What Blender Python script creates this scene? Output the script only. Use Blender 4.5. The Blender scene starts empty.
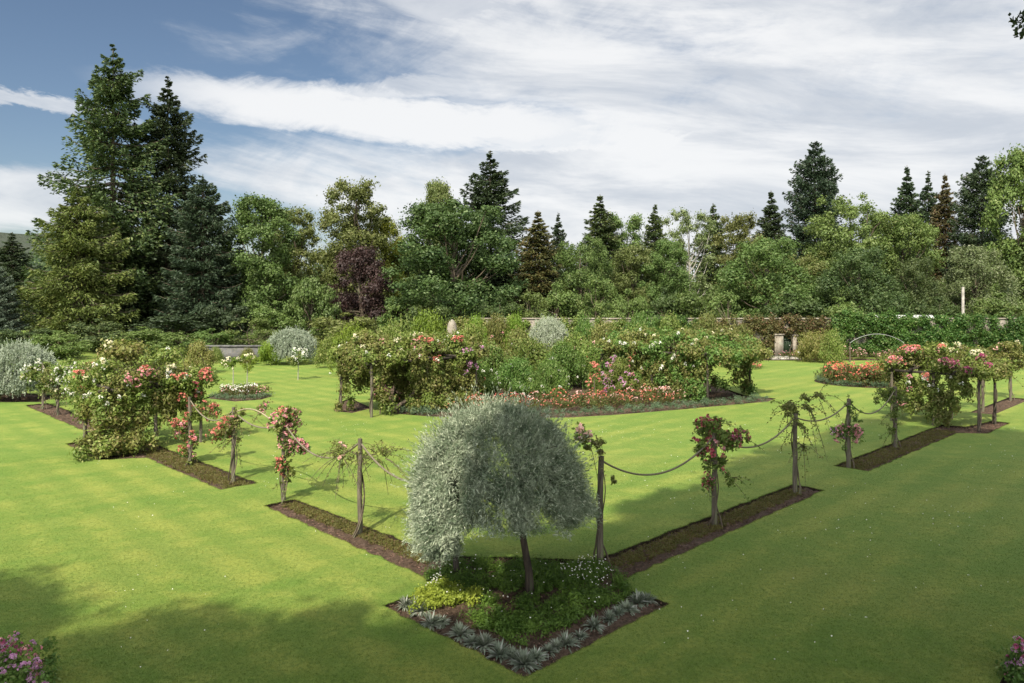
import bpy, math, random
import numpy as np
from mathutils import Vector, geometry

# ------------------------------------------------------------------ camera, sky, sun, exposure
scene = bpy.context.scene
COL = scene.collection
F, H, HOR = 755.0, 5.6, 295.0          # focal length in pixels, eye height, horizon row of the photograph
cam_d = bpy.data.cameras.new('camera')
cam = bpy.data.objects.new('camera', cam_d)
COL.objects.link(cam)
cam.location = (0, 0, H)
cam.rotation_euler = (math.radians(90), 0, 0)
cam_d.sensor_width = 36
cam_d.lens = 36 * F / 1024
cam_d.shift_y = -(341.5 - HOR) / 1024
cam_d.clip_end = 5000
scene.camera = cam

SUN_EL, SUN_AZ = 46.0, 200.0           # sun behind the camera and to the left
scene.view_settings.view_transform = 'Standard'
scene.view_settings.look = 'None'
scene.view_settings.gamma = 1
scene.view_settings.use_curve_mapping = False
scene.view_settings.exposure = 0.98


class NT:
    """short-hand for wiring node trees"""
    def __init__(self, tree):
        self.t = tree
        tree.nodes.clear()

    def n(self, typ, ins=None, **props):
        nd = self.t.nodes.new(typ)
        for k, v in props.items():
            setattr(nd, k, v)
        for k, v in (ins or {}).items():
            s = nd.inputs[k]
            if isinstance(v, bpy.types.NodeSocket):
                self.t.links.new(v, s)
            elif v is not None:
                s.default_value = v
        return nd

    def m(self, op, a, b=0.0, c=None, clamp=False):
        nd = self.n('ShaderNodeMath', {0: a, 1: b}, operation=op, use_clamp=clamp)
        if c is not None:
            if isinstance(c, bpy.types.NodeSocket):
                self.t.links.new(c, nd.inputs[2])
            else:
                nd.inputs[2].default_value = c
        return nd.outputs[0]

    def ss(self, x, lo, hi, a=0.0, b=1.0):
        return self.n('ShaderNodeMapRange', {0: x, 1: lo, 2: hi, 3: a, 4: b}, interpolation_type='SMOOTHSTEP').outputs[0]

    def mix(self, f, a, b, blend='MIX'):
        nd = self.n('ShaderNodeMix', data_type='RGBA', blend_type=blend)
        for i, v in ((0, f), (6, a), (7, b)):
            if isinstance(v, bpy.types.NodeSocket):
                self.t.links.new(v, nd.inputs[i])
            elif i == 0:
                nd.inputs[i].default_value = v
            else:
                nd.inputs[i].default_value = (v[0], v[1], v[2], 1)
        return nd.outputs[2]

    def noise(self, vec, scale, detail=4, rough=.55, dist=0.0):
        return self.n('ShaderNodeTexNoise', {'Vector': vec, 'Scale': scale, 'Detail': detail, 'Roughness': rough, 'Distortion': dist}).outputs[0]

    def vec(self, x, y, z=0.0):
        return self.n('ShaderNodeCombineXYZ', {0: x, 1: y, 2: z}).outputs[0]


world = bpy.data.worlds.new('World')
scene.world = world
world.use_nodes = True
w = NT(world.node_tree)
sky = w.n('ShaderNodeTexSky', sky_type='NISHITA', sun_disc=False, sun_elevation=math.radians(SUN_EL),
          sun_rotation=math.radians(SUN_AZ), altitude=150, air_density=1.0, dust_density=0.6, ozone_density=1.6)
skyc = w.n('ShaderNodeHueSaturation', {'Saturation': 1.0, 'Value': .50, 'Color': sky.outputs[0]}).outputs[0]
bg_sky = w.n('ShaderNodeBackground', {0: skyc, 1: 0.095})
dirv = w.n('ShaderNodeTexCoord').outputs['Generated']
sep = w.n('ShaderNodeSeparateXYZ', {0: dirv})
az = w.m('ARCTAN2', sep.outputs[0], sep.outputs[1])
el = w.m('ARCSINE', sep.outputs[2])
# thin cloud sheets, stretched along the horizon and tilted a little
elt = w.m('ADD', el, w.m('MULTIPLY', az, 0.10))
nv = w.vec(w.m('MULTIPLY', az, 2.3), w.m('MULTIPLY', elt, 11.0), 3.7)
n1 = w.noise(nv, 1.0, 9, .60, .45)
nv2 = w.vec(w.m('MULTIPLY', az, 5.0), w.m('MULTIPLY', w.m('ADD', el, w.m('MULTIPLY', az, -.22)), 9.0), 9.1)
n2 = w.noise(nv2, 1.2, 9, .64, .6)
n3 = w.noise(w.vec(w.m('MULTIPLY', az, 9.0), w.m('MULTIPLY', elt, 30.0), 4.4), 1.0, 8, .66, .6)
# coverage: clear blue high on the left, closing towards the right and the horizon
cov = w.m('ADD', w.m('MULTIPLY', w.ss(az, -.55, .14), .70), w.m('MULTIPLY', w.ss(el, .42, .10), .14))
lowl = w.m('MULTIPLY', w.ss(el, .24, .08), .16)
cov = w.m('ADD', cov, lowl)
dens = w.m('ADD', cov, w.m('ADD', w.m('MULTIPLY', w.m('SUBTRACT', n1, .5), 1.5), w.m('ADD', w.m('MULTIPLY', w.m('SUBTRACT', n2, .5), .65), w.m('MULTIPLY', w.m('SUBTRACT', n3, .5), .30))))
dens = w.m('MAXIMUM', w.ss(dens, .20, .80), w.m('MULTIPLY', w.ss(sep.outputs[1], .1, -.4), .8))  # last term adds unseen cloud behind the camera for fill light


def lens(a0, e0, slope, half_a, half_e, wob, amp=1.0):
    """one long bank of cloud"""
    da = w.m('SUBTRACT', az, a0)
    de = w.m('SUBTRACT', w.m('SUBTRACT', el, e0), w.m('MULTIPLY', da, slope))
    de = w.m('ADD', de, w.m('MULTIPLY', w.m('ADD', w.m('SUBTRACT', wob, .5), w.m('MULTIPLY', w.m('SUBTRACT', n3, .5), .9)), .05))
    q = w.m('ADD', w.m('POWER', w.m('ABSOLUTE', w.m('DIVIDE', da, half_a)), 2.0), w.m('POWER', w.m('ABSOLUTE', w.m('DIVIDE', de, half_e)), 2.0))
    return w.m('MULTIPLY', w.ss(q, 1.15, .25), amp)


l1 = lens(-.15, .228, -.055, .36, .036, n2, 1.0)
l2 = lens(-.60, .212, -.10, .16, .011, n2, .75)
l3 = lens(-.13, .262, .12, .13, .020, n1, .8)
l4 = lens(.02, .205, -.02, .22, .016, n2, .9)
l5 = lens(-.62, .105, .0, .20, .04, n1, .9)
l6 = lens(-.04, .35, -.35, .30, .045, n1, .7)
l8 = lens(-.665, .335, .0, .05, .022, n2, .75)
l7 = lens(.05, .155, -.03, .55, .016, n2, .55)
mx = dens
for l in (l1, l2, l3, l4, l5, l6, l7, l8):
    mx = w.m('MAXIMUM', mx, l)
nb = w.noise(w.vec(w.m('MULTIPLY', az, 3.0), w.m('MULTIPLY', elt, 13.0), 21.0), 1.0, 9, .62, .5)
brt = w.ss(w.m('ADD', nb, w.m('MULTIPLY', w.m('MAXIMUM', l1, l4), .35)), .33, .64)
ccol = w.mix(brt, (.57, .61, .67), (.88, .885, .89))
sdot = w.n('ShaderNodeVectorMath', {0: dirv, 1: (math.sin(math.radians(SUN_AZ)) * math.cos(math.radians(SUN_EL)),
                                                   math.cos(math.radians(SUN_AZ)) * math.cos(math.radians(SUN_EL)), math.sin(math.radians(SUN_EL)))}, operation='DOT_PRODUCT').outputs['Value']
bg_cl = w.n('ShaderNodeBackground', {0: ccol, 1: w.ss(sdot, .15, 1.0, .55, 3.0)})  # clouds towards the sun brightened, out of view, to lift the shade
fac = w.m('MULTIPLY', mx, w.ss(el, -.02, .03))
mixs = w.n('ShaderNodeMixShader', {0: w.m('MULTIPLY', fac, .93), 1: bg_sky.outputs[0], 2: bg_cl.outputs[0]})
w.n('ShaderNodeOutputWorld', {0: mixs.outputs[0]})

sun_d = bpy.data.lights.new('sun', 'SUN')
sun_d.energy = 4.5
sun_d.angle = math.radians(0.55)
sun_d.color = (1.0, .925, .77)
sun = bpy.data.objects.new('sun', sun_d)
COL.objects.link(sun)
SDIR = Vector((math.sin(math.radians(SUN_AZ)) * math.cos(math.radians(SUN_EL)),
               math.cos(math.radians(SUN_AZ)) * math.cos(math.radians(SUN_EL)), math.sin(math.radians(SUN_EL))))
sun.rotation_euler = (-SDIR).to_track_quat('-Z', 'Y').to_euler()
sun.location = (-20, -40, 60)

scene.render.engine = 'CYCLES'
scene.cycles.max_bounces = 6
scene.cycles.diffuse_bounces = 3
scene.cycles.transmission_bounces = 3
scene.cycles.glossy_bounces = 2
scene.cycles.use_denoising = True

# ------------------------------------------------------------------ places
rng = np.random.default_rng(7)
random.seed(7)
ANG = math.radians(44.6)
EA = np.array([math.cos(ANG), math.sin(ANG)])
EB = np.array([-EA[1], EA[0]])


def g(px, py):
    Y = F * H / (py - HOR)
    return np.array([(px - 512) / F * Y, Y])


ORG = g(525, 678)


def AB(a, b):
    return ORG + a * EA + b * EB


# ------------------------------------------------------------------ mesh helpers
class MB:
    def __init__(self):
        self.V, self.B, self.n = [], [], 0

    def add(self, v, f, m=0):
        v = np.asarray(v, float).reshape(-1, 3)
        f = np.asarray(f, np.int64)
        self.V.append(v)
        self.B.append((f + self.n, m))
        self.n += len(v)

    def mesh(self, name, mats, smooth=False):
        V = np.concatenate(self.V)
        loops = np.concatenate([f.ravel() for f, _ in self.B])
        tot = np.concatenate([np.full(len(f), f.shape[1]) for f, _ in self.B])
        mi = np.concatenate([np.full(len(f), m) if np.isscalar(m) else np.asarray(m) for f, m in self.B])
        me = bpy.data.meshes.new(name)
        me.vertices.add(len(V))
        me.vertices.foreach_set('co', V.astype(np.float32).ravel())
        me.loops.add(len(loops))
        me.loops.foreach_set('vertex_index', loops.astype(np.int32))
        me.polygons.add(len(tot))
        st = np.concatenate([[0], np.cumsum(tot)[:-1]])
        me.polygons.foreach_set('loop_start', st.astype(np.int32))
        me.polygons.foreach_set('loop_total', tot.astype(np.int32))
        me.polygons.foreach_set('material_index', mi.astype(np.int32))
        if smooth:
            me.polygons.foreach_set('use_smooth', np.ones(len(tot), bool))
        for m in mats:
            me.materials.append(m)
        me.update(calc_edges=True)
        return me


def link(name, me, parent=None, loc=(0, 0, 0), rotz=0.0, scale=None):
    o = bpy.data.objects.new(name, me)
    COL.objects.link(o)
    o.location = loc
    o.rotation_euler = (0, 0, rotz)
    if scale is not None:
        o.scale = scale
    if parent is not None:
        o.parent = parent
    return o


def obj(name, mb, mats, parent=None, loc=(0, 0, 0), smooth=False):
    return link(name, mb.mesh(name, mats if isinstance(mats, (list, tuple)) else [mats], smooth), parent, loc)


def tag(o, label=None, cat=None, group=None, kind=None):
    for k, v in (('label', label), ('category', cat), ('group', group), ('kind', kind)):
        if v:
            o[k] = v
    return o


def thing(name, label, cat, loc=(0, 0, 0), rotz=0.0, group=None):
    return tag(link(name, None, None, loc, rotz), label, cat, group)


def copy_tree(root, loc, rotz=0.0, scale=None, label=None):
    r = root.copy()
    COL.objects.link(r)
    r.location, r.rotation_euler = loc, (0, 0, rotz)
    if scale is not None:
        r.scale = scale
    if label:
        r['label'] = label
    for ch in list(root.children):
        c = ch.copy()
        COL.objects.link(c)
        c.parent = r
    return r


def set_mat(o, mat, slot=0):
    o.material_slots[slot].link = 'OBJECT'
    o.material_slots[slot].material = mat


def unit(v):
    return v / (np.linalg.norm(v, axis=-1, keepdims=True) + 1e-9)


def leaf(mb, C, D, L, W, m=0, N=None):
    C = np.asarray(C, float)
    n = len(C)
    D = unit(D)
    S = unit(np.cross(D, rng.normal(size=(n, 3)) if N is None else N + rng.normal(size=(n, 3)) * .55))
    L = np.broadcast_to(np.asarray(L, float), (n,))[:, None]
    W = np.broadcast_to(np.asarray(W, float), (n,))[:, None]
    v = np.stack([C - D * L / 2, C + S * W / 2 - D * L * .05, C + D * L / 2, C - S * W / 2 - D * L * .05], 1).reshape(-1, 3)
    mb.add(v, np.arange(4 * n).reshape(n, 4), m)


def sphere_dirs(n, up=0.0):
    d = rng.normal(size=(n, 3))
    d[:, 2] += up
    return unit(d)


def clumps(mb, C, R, counts, L, W=.55, up=.35, fill=.35, droop=0.0, m=0, rnd=.8, jitter=1.0):
    """leaves spread through ellipsoid clumps: C (k,3) centres, R (k,3) radii"""
    C, R = np.asarray(C, float), np.asarray(R, float)
    if R.ndim == 1:
        R = np.stack([R, R, R * .75], 1)
    counts = np.broadcast_to(np.asarray(counts, int), (len(C),))
    idx = np.repeat(np.arange(len(C)), counts)
    n = len(idx)
    d = sphere_dirs(n, up)
    rad = rng.uniform(0, 1, n) ** fill
    rad *= 1 + .18 * rng.normal(size=n) * jitter
    P = C[idx] + d * rad[:, None] * R[idx]
    q = rng.normal(size=(n, 3))
    D = q - (q * d).sum(1, keepdims=True) * d + d * .35
    D[:, 2] -= droop
    ll = L * rng.uniform(.65, 1.25, n)
    leaf(mb, P, D, ll, ll * W, m, N=d)


def tube(mb, pts, rad, sides=7, m=0, cap=True):
    pts = np.asarray(pts, float)
    k = len(pts)
    rad = np.broadcast_to(np.asarray(rad, float), (k,))
    T = np.gradient(pts, axis=0)
    T = unit(T)
    ref = np.array([0, 0, 1.0]) if abs(T[0][2]) < .9 else np.array([1.0, 0, 0])
    U = unit(np.cross(T, ref))
    Vv = np.cross(T, U)
    a = np.linspace(0, 2 * np.pi, sides, endpoint=False)
    ring = pts[:, None, :] + rad[:, None, None] * (np.cos(a)[None, :, None] * U[:, None, :] + np.sin(a)[None, :, None] * Vv[:, None, :])
    f = []
    for i in range(k - 1):
        for j in range(sides):
            j2 = (j + 1) % sides
            f.append((i * sides + j, i * sides + j2, (i + 1) * sides + j2, (i + 1) * sides + j))
    mb.add(ring.reshape(-1, 3), f, m)
    if cap:
        mb.add(ring[-1], [list(range(sides))], m)
        mb.add(ring[0], [list(range(sides))[::-1]], m)


def box(mb, x0, x1, y0, y1, z0, z1, m=0):
    v = [(x, y, z) for z in (z0, z1) for y in (y0, y1) for x in (x0, x1)]
    mb.add(v, [(0, 2, 3, 1), (4, 5, 7, 6), (0, 1, 5, 4), (2, 6, 7, 3), (0, 4, 6, 2), (1, 3, 7, 5)], m)


def beam(mb, p, q, wid, hgt, m=0):
    """a straight sawn timber from p to q"""
    p, q = np.asarray(p, float), np.asarray(q, float)
    t = unit(q - p)
    up = np.array([0, 0, 1.0]) if abs(t[2]) < .9 else np.array([1.0, 0, 0])
    s = unit(np.cross(t, up))
    u = np.cross(s, t)
    v = [e + s * wid / 2 * i + u * hgt / 2 * j for e in (p, q) for i, j in ((-1, -1), (1, -1), (1, 1), (-1, 1))]
    mb.add(v, [(0, 1, 2, 3), (7, 6, 5, 4), (0, 4, 5, 1), (1, 5, 6, 2), (2, 6, 7, 3), (3, 7, 4, 0)], m)


# ------------------------------------------------------------------ materials
def new_mat(name):
    mt = bpy.data.materials.new(name)
    mt.use_nodes = True
    return mt, NT(mt.node_tree)


def leaf_mat(name, c1, c2, trans=.35, rough=.55, patch=.6, psc=.5, c3=None, spec=.25):
    mt, t = new_mat(name)
    ri = t.n('ShaderNodeNewGeometry').outputs['Random Per Island']
    co = t.n('ShaderNodeTexCoord').outputs['Object']
    nz = t.ss(t.noise(co, psc, 3, .6), .35, .65)
    f = t.m('ADD', t.m('MULTIPLY', ri, 1 - patch), t.m('MULTIPLY', nz, patch))
    c = t.mix(f, c1, c2)
    if c3 is not None:
        c = t.mix(t.m('GREATER_THAN', t.m('FRACT', t.m('MULTIPLY', ri, 17.3)), .86), c, c3)
    oi = t.n('ShaderNodeObjectInfo').outputs['Random']
    hs = t.n('ShaderNodeHueSaturation', {'Hue': t.m('MULTIPLY_ADD', oi, .03, .485), 'Saturation': 1.0,
                                         'Value': t.m('MULTIPLY_ADD', t.m('FRACT', t.m('MULTIPLY', oi, 7.7)), .3, .85), 'Color': c}).outputs[0]
    b = t.n('ShaderNodeBsdfPrincipled', {'Base Color': hs, 'Roughness': rough, 'Specular IOR Level': spec})
    tr = t.n('ShaderNodeBsdfTranslucent', {0: t.mix(.5, hs, t.mix(1.0, hs, (1.15, 1.2, .55), 'MULTIPLY'))})
    ms = t.n('ShaderNodeMixShader', {0: trans, 1: b.outputs[0], 2: tr.outputs[0]})
    t.n('ShaderNodeOutputMaterial', {0: ms.outputs[0]})
    return mt


M = {}
M['leaf_mid'] = leaf_mat('leaf_mid', (.060, .100, .023), (.118, .172, .044), c3=(.145, .18, .06))
M['leaf_dark'] = leaf_mat('leaf_dark', (.032, .056, .017), (.070, .104, .028), c3=(.12, .155, .06))
M['leaf_lime'] = leaf_mat('leaf_lime', (.062, .098, .023), (.112, .155, .039), c3=(.145, .18, .065))
M['leaf_olive'] = leaf_mat('leaf_olive', (.070, .088, .022), (.130, .148, .042), c3=(.17, .175, .07))
M['leaf_yellow'] = leaf_mat('leaf_yellow', (.110, .140, .016), (.190, .220, .030))
M['leaf_purple'] = leaf_mat('leaf_purple', (.021, .013, .011), (.050, .029, .023), trans=.25)
M['leaf_pale'] = leaf_mat('leaf_pale', (.085, .125, .040), (.150, .190, .070), c3=(.22, .25, .13))
M['leaf_silver'] = leaf_mat('leaf_silver', (.074, .106, .038), (.145, .178, .072), c3=(.19, .21, .12))
M['needle_mid'] = leaf_mat('needle_mid', (.024, .042, .013), (.058, .084, .025), trans=.2, c3=(.10, .125, .04))
M['needle_dark'] = leaf_mat('needle_dark', (.018, .032, .014), (.045, .066, .026), trans=.2)
M['needle_blue'] = leaf_mat('needle_blue', (.020, .036, .018), (.046, .068, .034), trans=.2)
M['needle_pale'] = leaf_mat('needle_pale', (.060, .088, .058), (.120, .150, .100), trans=.2)
M['needle_olive'] = leaf_mat('needle_olive', (.048, .074, .016), (.102, .132, .030), trans=.25, c3=(.135, .155, .045))
M['needle_brown'] = leaf_mat('needle_brown', (.045, .050, .016), (.090, .082, .028), trans=.2, c3=(.11, .075, .03))
M['rambler'] = leaf_mat('rambler', (.080, .125, .022), (.165, .215, .045), psc=.9, c3=(.23, .24, .08))
M['rambler_olive'] = leaf_mat('rambler_olive', (.095, .112, .026), (.180, .188, .050), psc=.9, c3=(.21, .18, .07))
M['rambler_green'] = leaf_mat('rambler_green', (.056, .112, .020), (.120, .190, .038), psc=.9, c3=(.17, .22, .07))
M['rambler_bright'] = leaf_mat('rambler_bright', (.095, .155, .016), (.165, .225, .028), psc=.9)
M['ivy'] = leaf_mat('ivy', (.028, .066, .012), (.070, .128, .024), c3=(.13, .17, .05))
M['ivy_brown'] = leaf_mat('ivy_brown', (.060, .066, .020), (.125, .110, .036), c3=(.16, .10, .05))
M['bed_leaf'] = leaf_mat('bed_leaf', (.055, .075, .018), (.105, .115, .030), c3=(.13, .055, .03), psc=2)
M['pear'] = leaf_mat('pear', (.055, .092, .044), (.285, .325, .225), trans=.08, rough=.6, psc=3.0, c3=(.38, .41, .30))
M['pear_pale'] = leaf_mat('pear_pale', (.17, .215, .135), (.38, .415, .32), trans=.2, rough=.6, psc=2.0)
M['tuft'] = leaf_mat('tuft', (.110, .138, .088), (.215, .242, .175), trans=.12, psc=3, c3=(.31, .32, .27))
M['lavender'] = leaf_mat('lavender', (.050, .090, .040), (.105, .150, .075), psc=1.0, c3=(.15, .18, .13))
M['cover'] = leaf_mat('cover', (.050, .105, .014), (.110, .185, .028), psc=2)
M['cover_lime'] = leaf_mat('cover_lime', (.140, .180, .018), (.230, .255, .035), psc=2)
M['cover_brown'] = leaf_mat('cover_brown', (.085, .095, .022), (.160, .150, .040), psc=2, c3=(.14, .085, .04))


def petal_mat(name, c1, c2):
    mt, t = new_mat(name)
    ri = t.n('ShaderNodeNewGeometry').outputs['Random Per Island']
    c = t.mix(ri, c1, c2)
    b = t.n('ShaderNodeBsdfPrincipled', {'Base Color': c, 'Roughness': .6, 'Specular IOR Level': .2})
    tr = t.n('ShaderNodeBsdfTranslucent', {0: c})
    t.n('ShaderNodeOutputMaterial', {0: t.n('ShaderNodeMixShader', {0: .3, 1: b.outputs[0], 2: tr.outputs[0]}).outputs[0]})
    return mt


P = {}
P['pink'] = petal_mat('petal_pink', (.58, .20, .24), (.76, .46, .45))
P['coral'] = petal_mat('petal_coral', (.55, .15, .125), (.70, .32, .24))
P['red'] = petal_mat('petal_red', (.36, .045, .075), (.58, .17, .21))
P['magenta'] = petal_mat('petal_magenta', (.33, .045, .13), (.54, .18, .29))
P['mauve'] = petal_mat('petal_mauve', (.48, .20, .40), (.72, .46, .60))
P['blush'] = petal_mat('petal_blush', (.74, .40, .36), (.85, .66, .58))
P['white'] = petal_mat('petal_white', (.76, .74, .64), (.84, .83, .78))
P['cream'] = petal_mat('petal_cream', (.72, .66, .42), (.82, .78, .62))
P['orange'] = petal_mat('petal_orange', (.58, .11, .07), (.72, .28, .20))


def rough_mat(name, c1, c2, sc=6, rough=.85, bump=.3, stretch=(1, 1, 1), c3=None, bsc=None, bdist=.02):
    mt, t = new_mat(name)
    co = t.n('ShaderNodeTexCoord').outputs['Object']
    mp = t.n('ShaderNodeMapping', {0: co, 3: stretch}).outputs[0]
    nz = t.noise(mp, sc, 6, .62)
    c = t.mix(t.ss(nz, .3, .7), c1, c2)
    if c3 is not None:
        c = t.mix(t.ss(t.noise(mp, sc * .35, 4, .6), .55, .7), c, c3)
    bm = t.n('ShaderNodeBump', {'Strength': bump, 'Distance': bdist, 'Height': t.noise(mp, bsc or sc * 2.5, 5, .65)})
    b = t.n('ShaderNodeBsdfPrincipled', {'Base Color': c, 'Roughness': rough, 'Specular IOR Level': .2, 'Normal': bm.outputs[0]})
    t.n('ShaderNodeOutputMaterial', {0: b.outputs[0]})
    return mt


M['bark'] = rough_mat('bark', (.050, .038, .026), (.120, .095, .068), 5, stretch=(1, 1, .2), c3=(.10, .11, .06))
M['bark_pale'] = rough_mat('bark_pale', (.19, .175, .145), (.33, .31, .27), 4, stretch=(1, 1, .5))
M['bark_dark'] = rough_mat('bark_dark', (.020, .016, .012), (.055, .042, .030), 12, stretch=(1, 1, .2), c3=(.05, .055, .03))
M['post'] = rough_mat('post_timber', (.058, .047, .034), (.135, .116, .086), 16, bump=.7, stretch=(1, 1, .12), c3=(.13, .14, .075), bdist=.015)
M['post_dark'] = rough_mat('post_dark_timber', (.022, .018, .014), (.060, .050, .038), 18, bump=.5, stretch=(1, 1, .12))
M['rope'] = rough_mat('rope', (.085, .072, .048), (.200, .175, .120), 60, bump=.6)
M['rope_pale'] = rough_mat('cane_pale', (.16, .13, .075), (.29, .25, .16), 20)
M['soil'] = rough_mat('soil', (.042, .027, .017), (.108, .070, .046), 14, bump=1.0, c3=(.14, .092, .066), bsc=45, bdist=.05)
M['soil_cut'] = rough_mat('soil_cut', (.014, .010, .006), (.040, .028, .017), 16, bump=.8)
M['mulch'] = petal_mat('mulch', (.06, .035, .022), (.22, .13, .10))
M['stone'] = rough_mat('stone', (.20, .185, .16), (.36, .335, .29), 3, bump=.6, c3=(.15, .15, .11))
M['stone_grey'] = rough_mat('stone_grey', (.05, .05, .05), (.125, .12, .115), 2.2, bump=1.0, c3=(.07, .075, .07))
M['stone_pink'] = rough_mat('stone_pink', (.135, .115, .09), (.24, .21, .165), 3, bump=.6, c3=(.22, .22, .17))
M['white_paint'] = rough_mat('white_paint', (.34, .34, .33), (.50, .50, .48), 2, bump=.1, rough=.4)
M['iron'] = rough_mat('iron', (.16, .17, .16), (.27, .27, .25), 8, bump=.2, rough=.5)
M['door_paint'] = rough_mat('door_paint', (.012, .022, .012), (.024, .040, .020), 5, rough=.5, stretch=(1, 1, .2))
M['glass'] = rough_mat('dull_glass', (.05, .07, .08), (.10, .12, .13), 3, rough=.15)


def make_brick(name, k1, k2, k3):
    mt, t = new_mat(name)
    co = t.n('ShaderNodeTexCoord').outputs['Object']
    mp = t.n('ShaderNodeMapping', {0: co, 2: (math.radians(90), 0, 0)}).outputs[0]
    vo = t.n('ShaderNodeTexVoronoi', {'Vector': t.n('ShaderNodeMapping', {0: co, 3: (2.2, 2.2, 4.0)}).outputs[0], 'Scale': 1.0}, feature='F1')
    ed = t.n('ShaderNodeTexVoronoi', {'Vector': t.n('ShaderNodeMapping', {0: co, 3: (2.2, 2.2, 4.0)}).outputs[0], 'Scale': 1.0}, feature='DISTANCE_TO_EDGE')
    c = t.mix(vo.outputs['Color'], k1, k2)
    c = t.mix(t.ss(t.noise(co, 1.2, 5, .6), .4, .7), c, k3)
    c = t.mix(t.ss(ed.outputs['Distance'], .06, .0), c, (.10, .09, .075))
    bm = t.n('ShaderNodeBump', {'Strength': .8, 'Distance': .04, 'Height': t.m('MINIMUM', ed.outputs['Distance'], .15)})
    b = t.n('ShaderNodeBsdfPrincipled', {'Base Color': c, 'Roughness': .9, 'Normal': bm.outputs[0]})
    t.n('ShaderNodeOutputMaterial', {0: b.outputs[0]})
    return mt


M['masonry'] = make_brick('wall_masonry', (.085, .075, .06), (.21, .18, .15), (.12, .115, .075))
M['rubble'] = make_brick('rubble_masonry', (.036, .034, .038), (.12, .115, .115), (.05, .055, .038))


def make_lawn():
    mt, t = new_mat('lawn_grass')
    co = t.n('ShaderNodeTexCoord').outputs['Object']
    ra = t.n('ShaderNodeMapping', {0: co, 2: (0, 0, -ANG)}).outputs[0]          # along the garden's own axes
    stripe = t.noise(t.n('ShaderNodeMapping', {0: ra, 3: (.05, .9, 1)}).outputs[0], 1.0, 3, .5)
    stripe2 = t.noise(t.n('ShaderNodeMapping', {0: co, 3: (.30, .62, 1)}).outputs[0], 1.0, 5, .6, .5)
    big = t.noise(co, .22, 5, .62, .4)
    med = t.noise(co, 1.7, 5, .65, .4)
    fine = t.noise(co, 11, 5, .75)
    f = t.m('ADD', t.m('MULTIPLY', stripe, .30), t.m('ADD', t.m('MULTIPLY', stripe2, .40), t.m('ADD', t.m('MULTIPLY', big, .25), t.m('MULTIPLY', med, .25))))
    f = t.ss(f, .50, .70)
    c = t.mix(f, (.078, .134, .017), (.176, .194, .036))
    c = t.mix(t.ss(big, .52, .70, 0, .4), c, (.124, .138, .032))
    c = t.mix(t.ss(med, .50, .66, 0, .4), c, (.158, .192, .038))
    # mower passes: along each row of posts, on its own side of the diagonal
    sp = t.n('ShaderNodeSeparateXYZ', {0: ra})
    oa, ob = float(ORG @ EA), float(ORG @ EB)
    wa = t.m('SINE', t.m('ADD', t.m('MULTIPLY', sp.outputs[0], 5.2), t.m('MULTIPLY', med, 1.2)))
    wb = t.m('SINE', t.m('ADD', t.m('MULTIPLY', sp.outputs[1], 5.2), t.m('MULTIPLY', med, 1.2)))
    side = t.ss(t.m('SUBTRACT', t.m('SUBTRACT', sp.outputs[0], oa), t.m('SUBTRACT', sp.outputs[1], ob)), -.8, .8)
    wv = t.m('ADD', t.m('MULTIPLY', wb, side), t.m('MULTIPLY', wa, t.m('SUBTRACT', 1.0, side)))
    c = t.mix(t.ss(wv, -.9, .9, 0, .45), c, (.062, .118, .015))
    c = t.mix(t.ss(fine, .42, .64, 0, .6), c, (.044, .082, .011))
    c = t.mix(t.ss(t.noise(co, 5, 5, .75), .56, .70, 0, .5), c, (.190, .220, .046))
    bm = t.n('ShaderNodeBump', {'Strength': .55, 'Distance': .03, 'Height': t.m('ADD', t.noise(co, 38, 4, .8), t.m('MULTIPLY', med, 1.2))})
    b = t.n('ShaderNodeBsdfPrincipled', {'Base Color': c, 'Roughness': .75, 'Specular IOR Level': .12, 'Normal': bm.outputs[0],
                                         'Sheen Weight': .25, 'Sheen Roughness': .5, 'Sheen Tint': (.5, .6, .2, 1)})
    t.n('ShaderNodeOutputMaterial', {0: b.outputs[0]})
    return mt


M['lawn'] = make_lawn()


def make_hill():
    mt, t = new_mat('hill_wood')
    co = t.n('ShaderNodeTexCoord').outputs['Object']
    c = t.mix(t.ss(t.noise(co, .03, 6, .7), .4, .62), (.024, .036, .024), (.054, .064, .040))
    c = t.mix(t.ss(t.noise(co, .007, 3, .5), .5, .62), c, (.050, .058, .045))
    bm = t.n('ShaderNodeBump', {'Strength': 1.0, 'Distance': 5.0, 'Height': t.noise(co, .10, 5, .7)})
    b = t.n('ShaderNodeBsdfPrincipled', {'Base Color': c, 'Roughness': .95, 'Specular IOR Level': .0, 'Normal': bm.outputs[0]})
    t.n('ShaderNodeOutputMaterial', {0: b.outputs[0]})
    return mt


M['hill'] = make_hill()

# ------------------------------------------------------------------ ground with sunk beds
def arc(cx, cy, r, a0, a1, n=24):
    return [(cx + r * math.cos(t), cy + r * math.sin(t)) for t in np.linspace(a0, a1, n)]


def ab_poly(pts):
    return [tuple(AB(a, b)) for a, b in pts]


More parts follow.
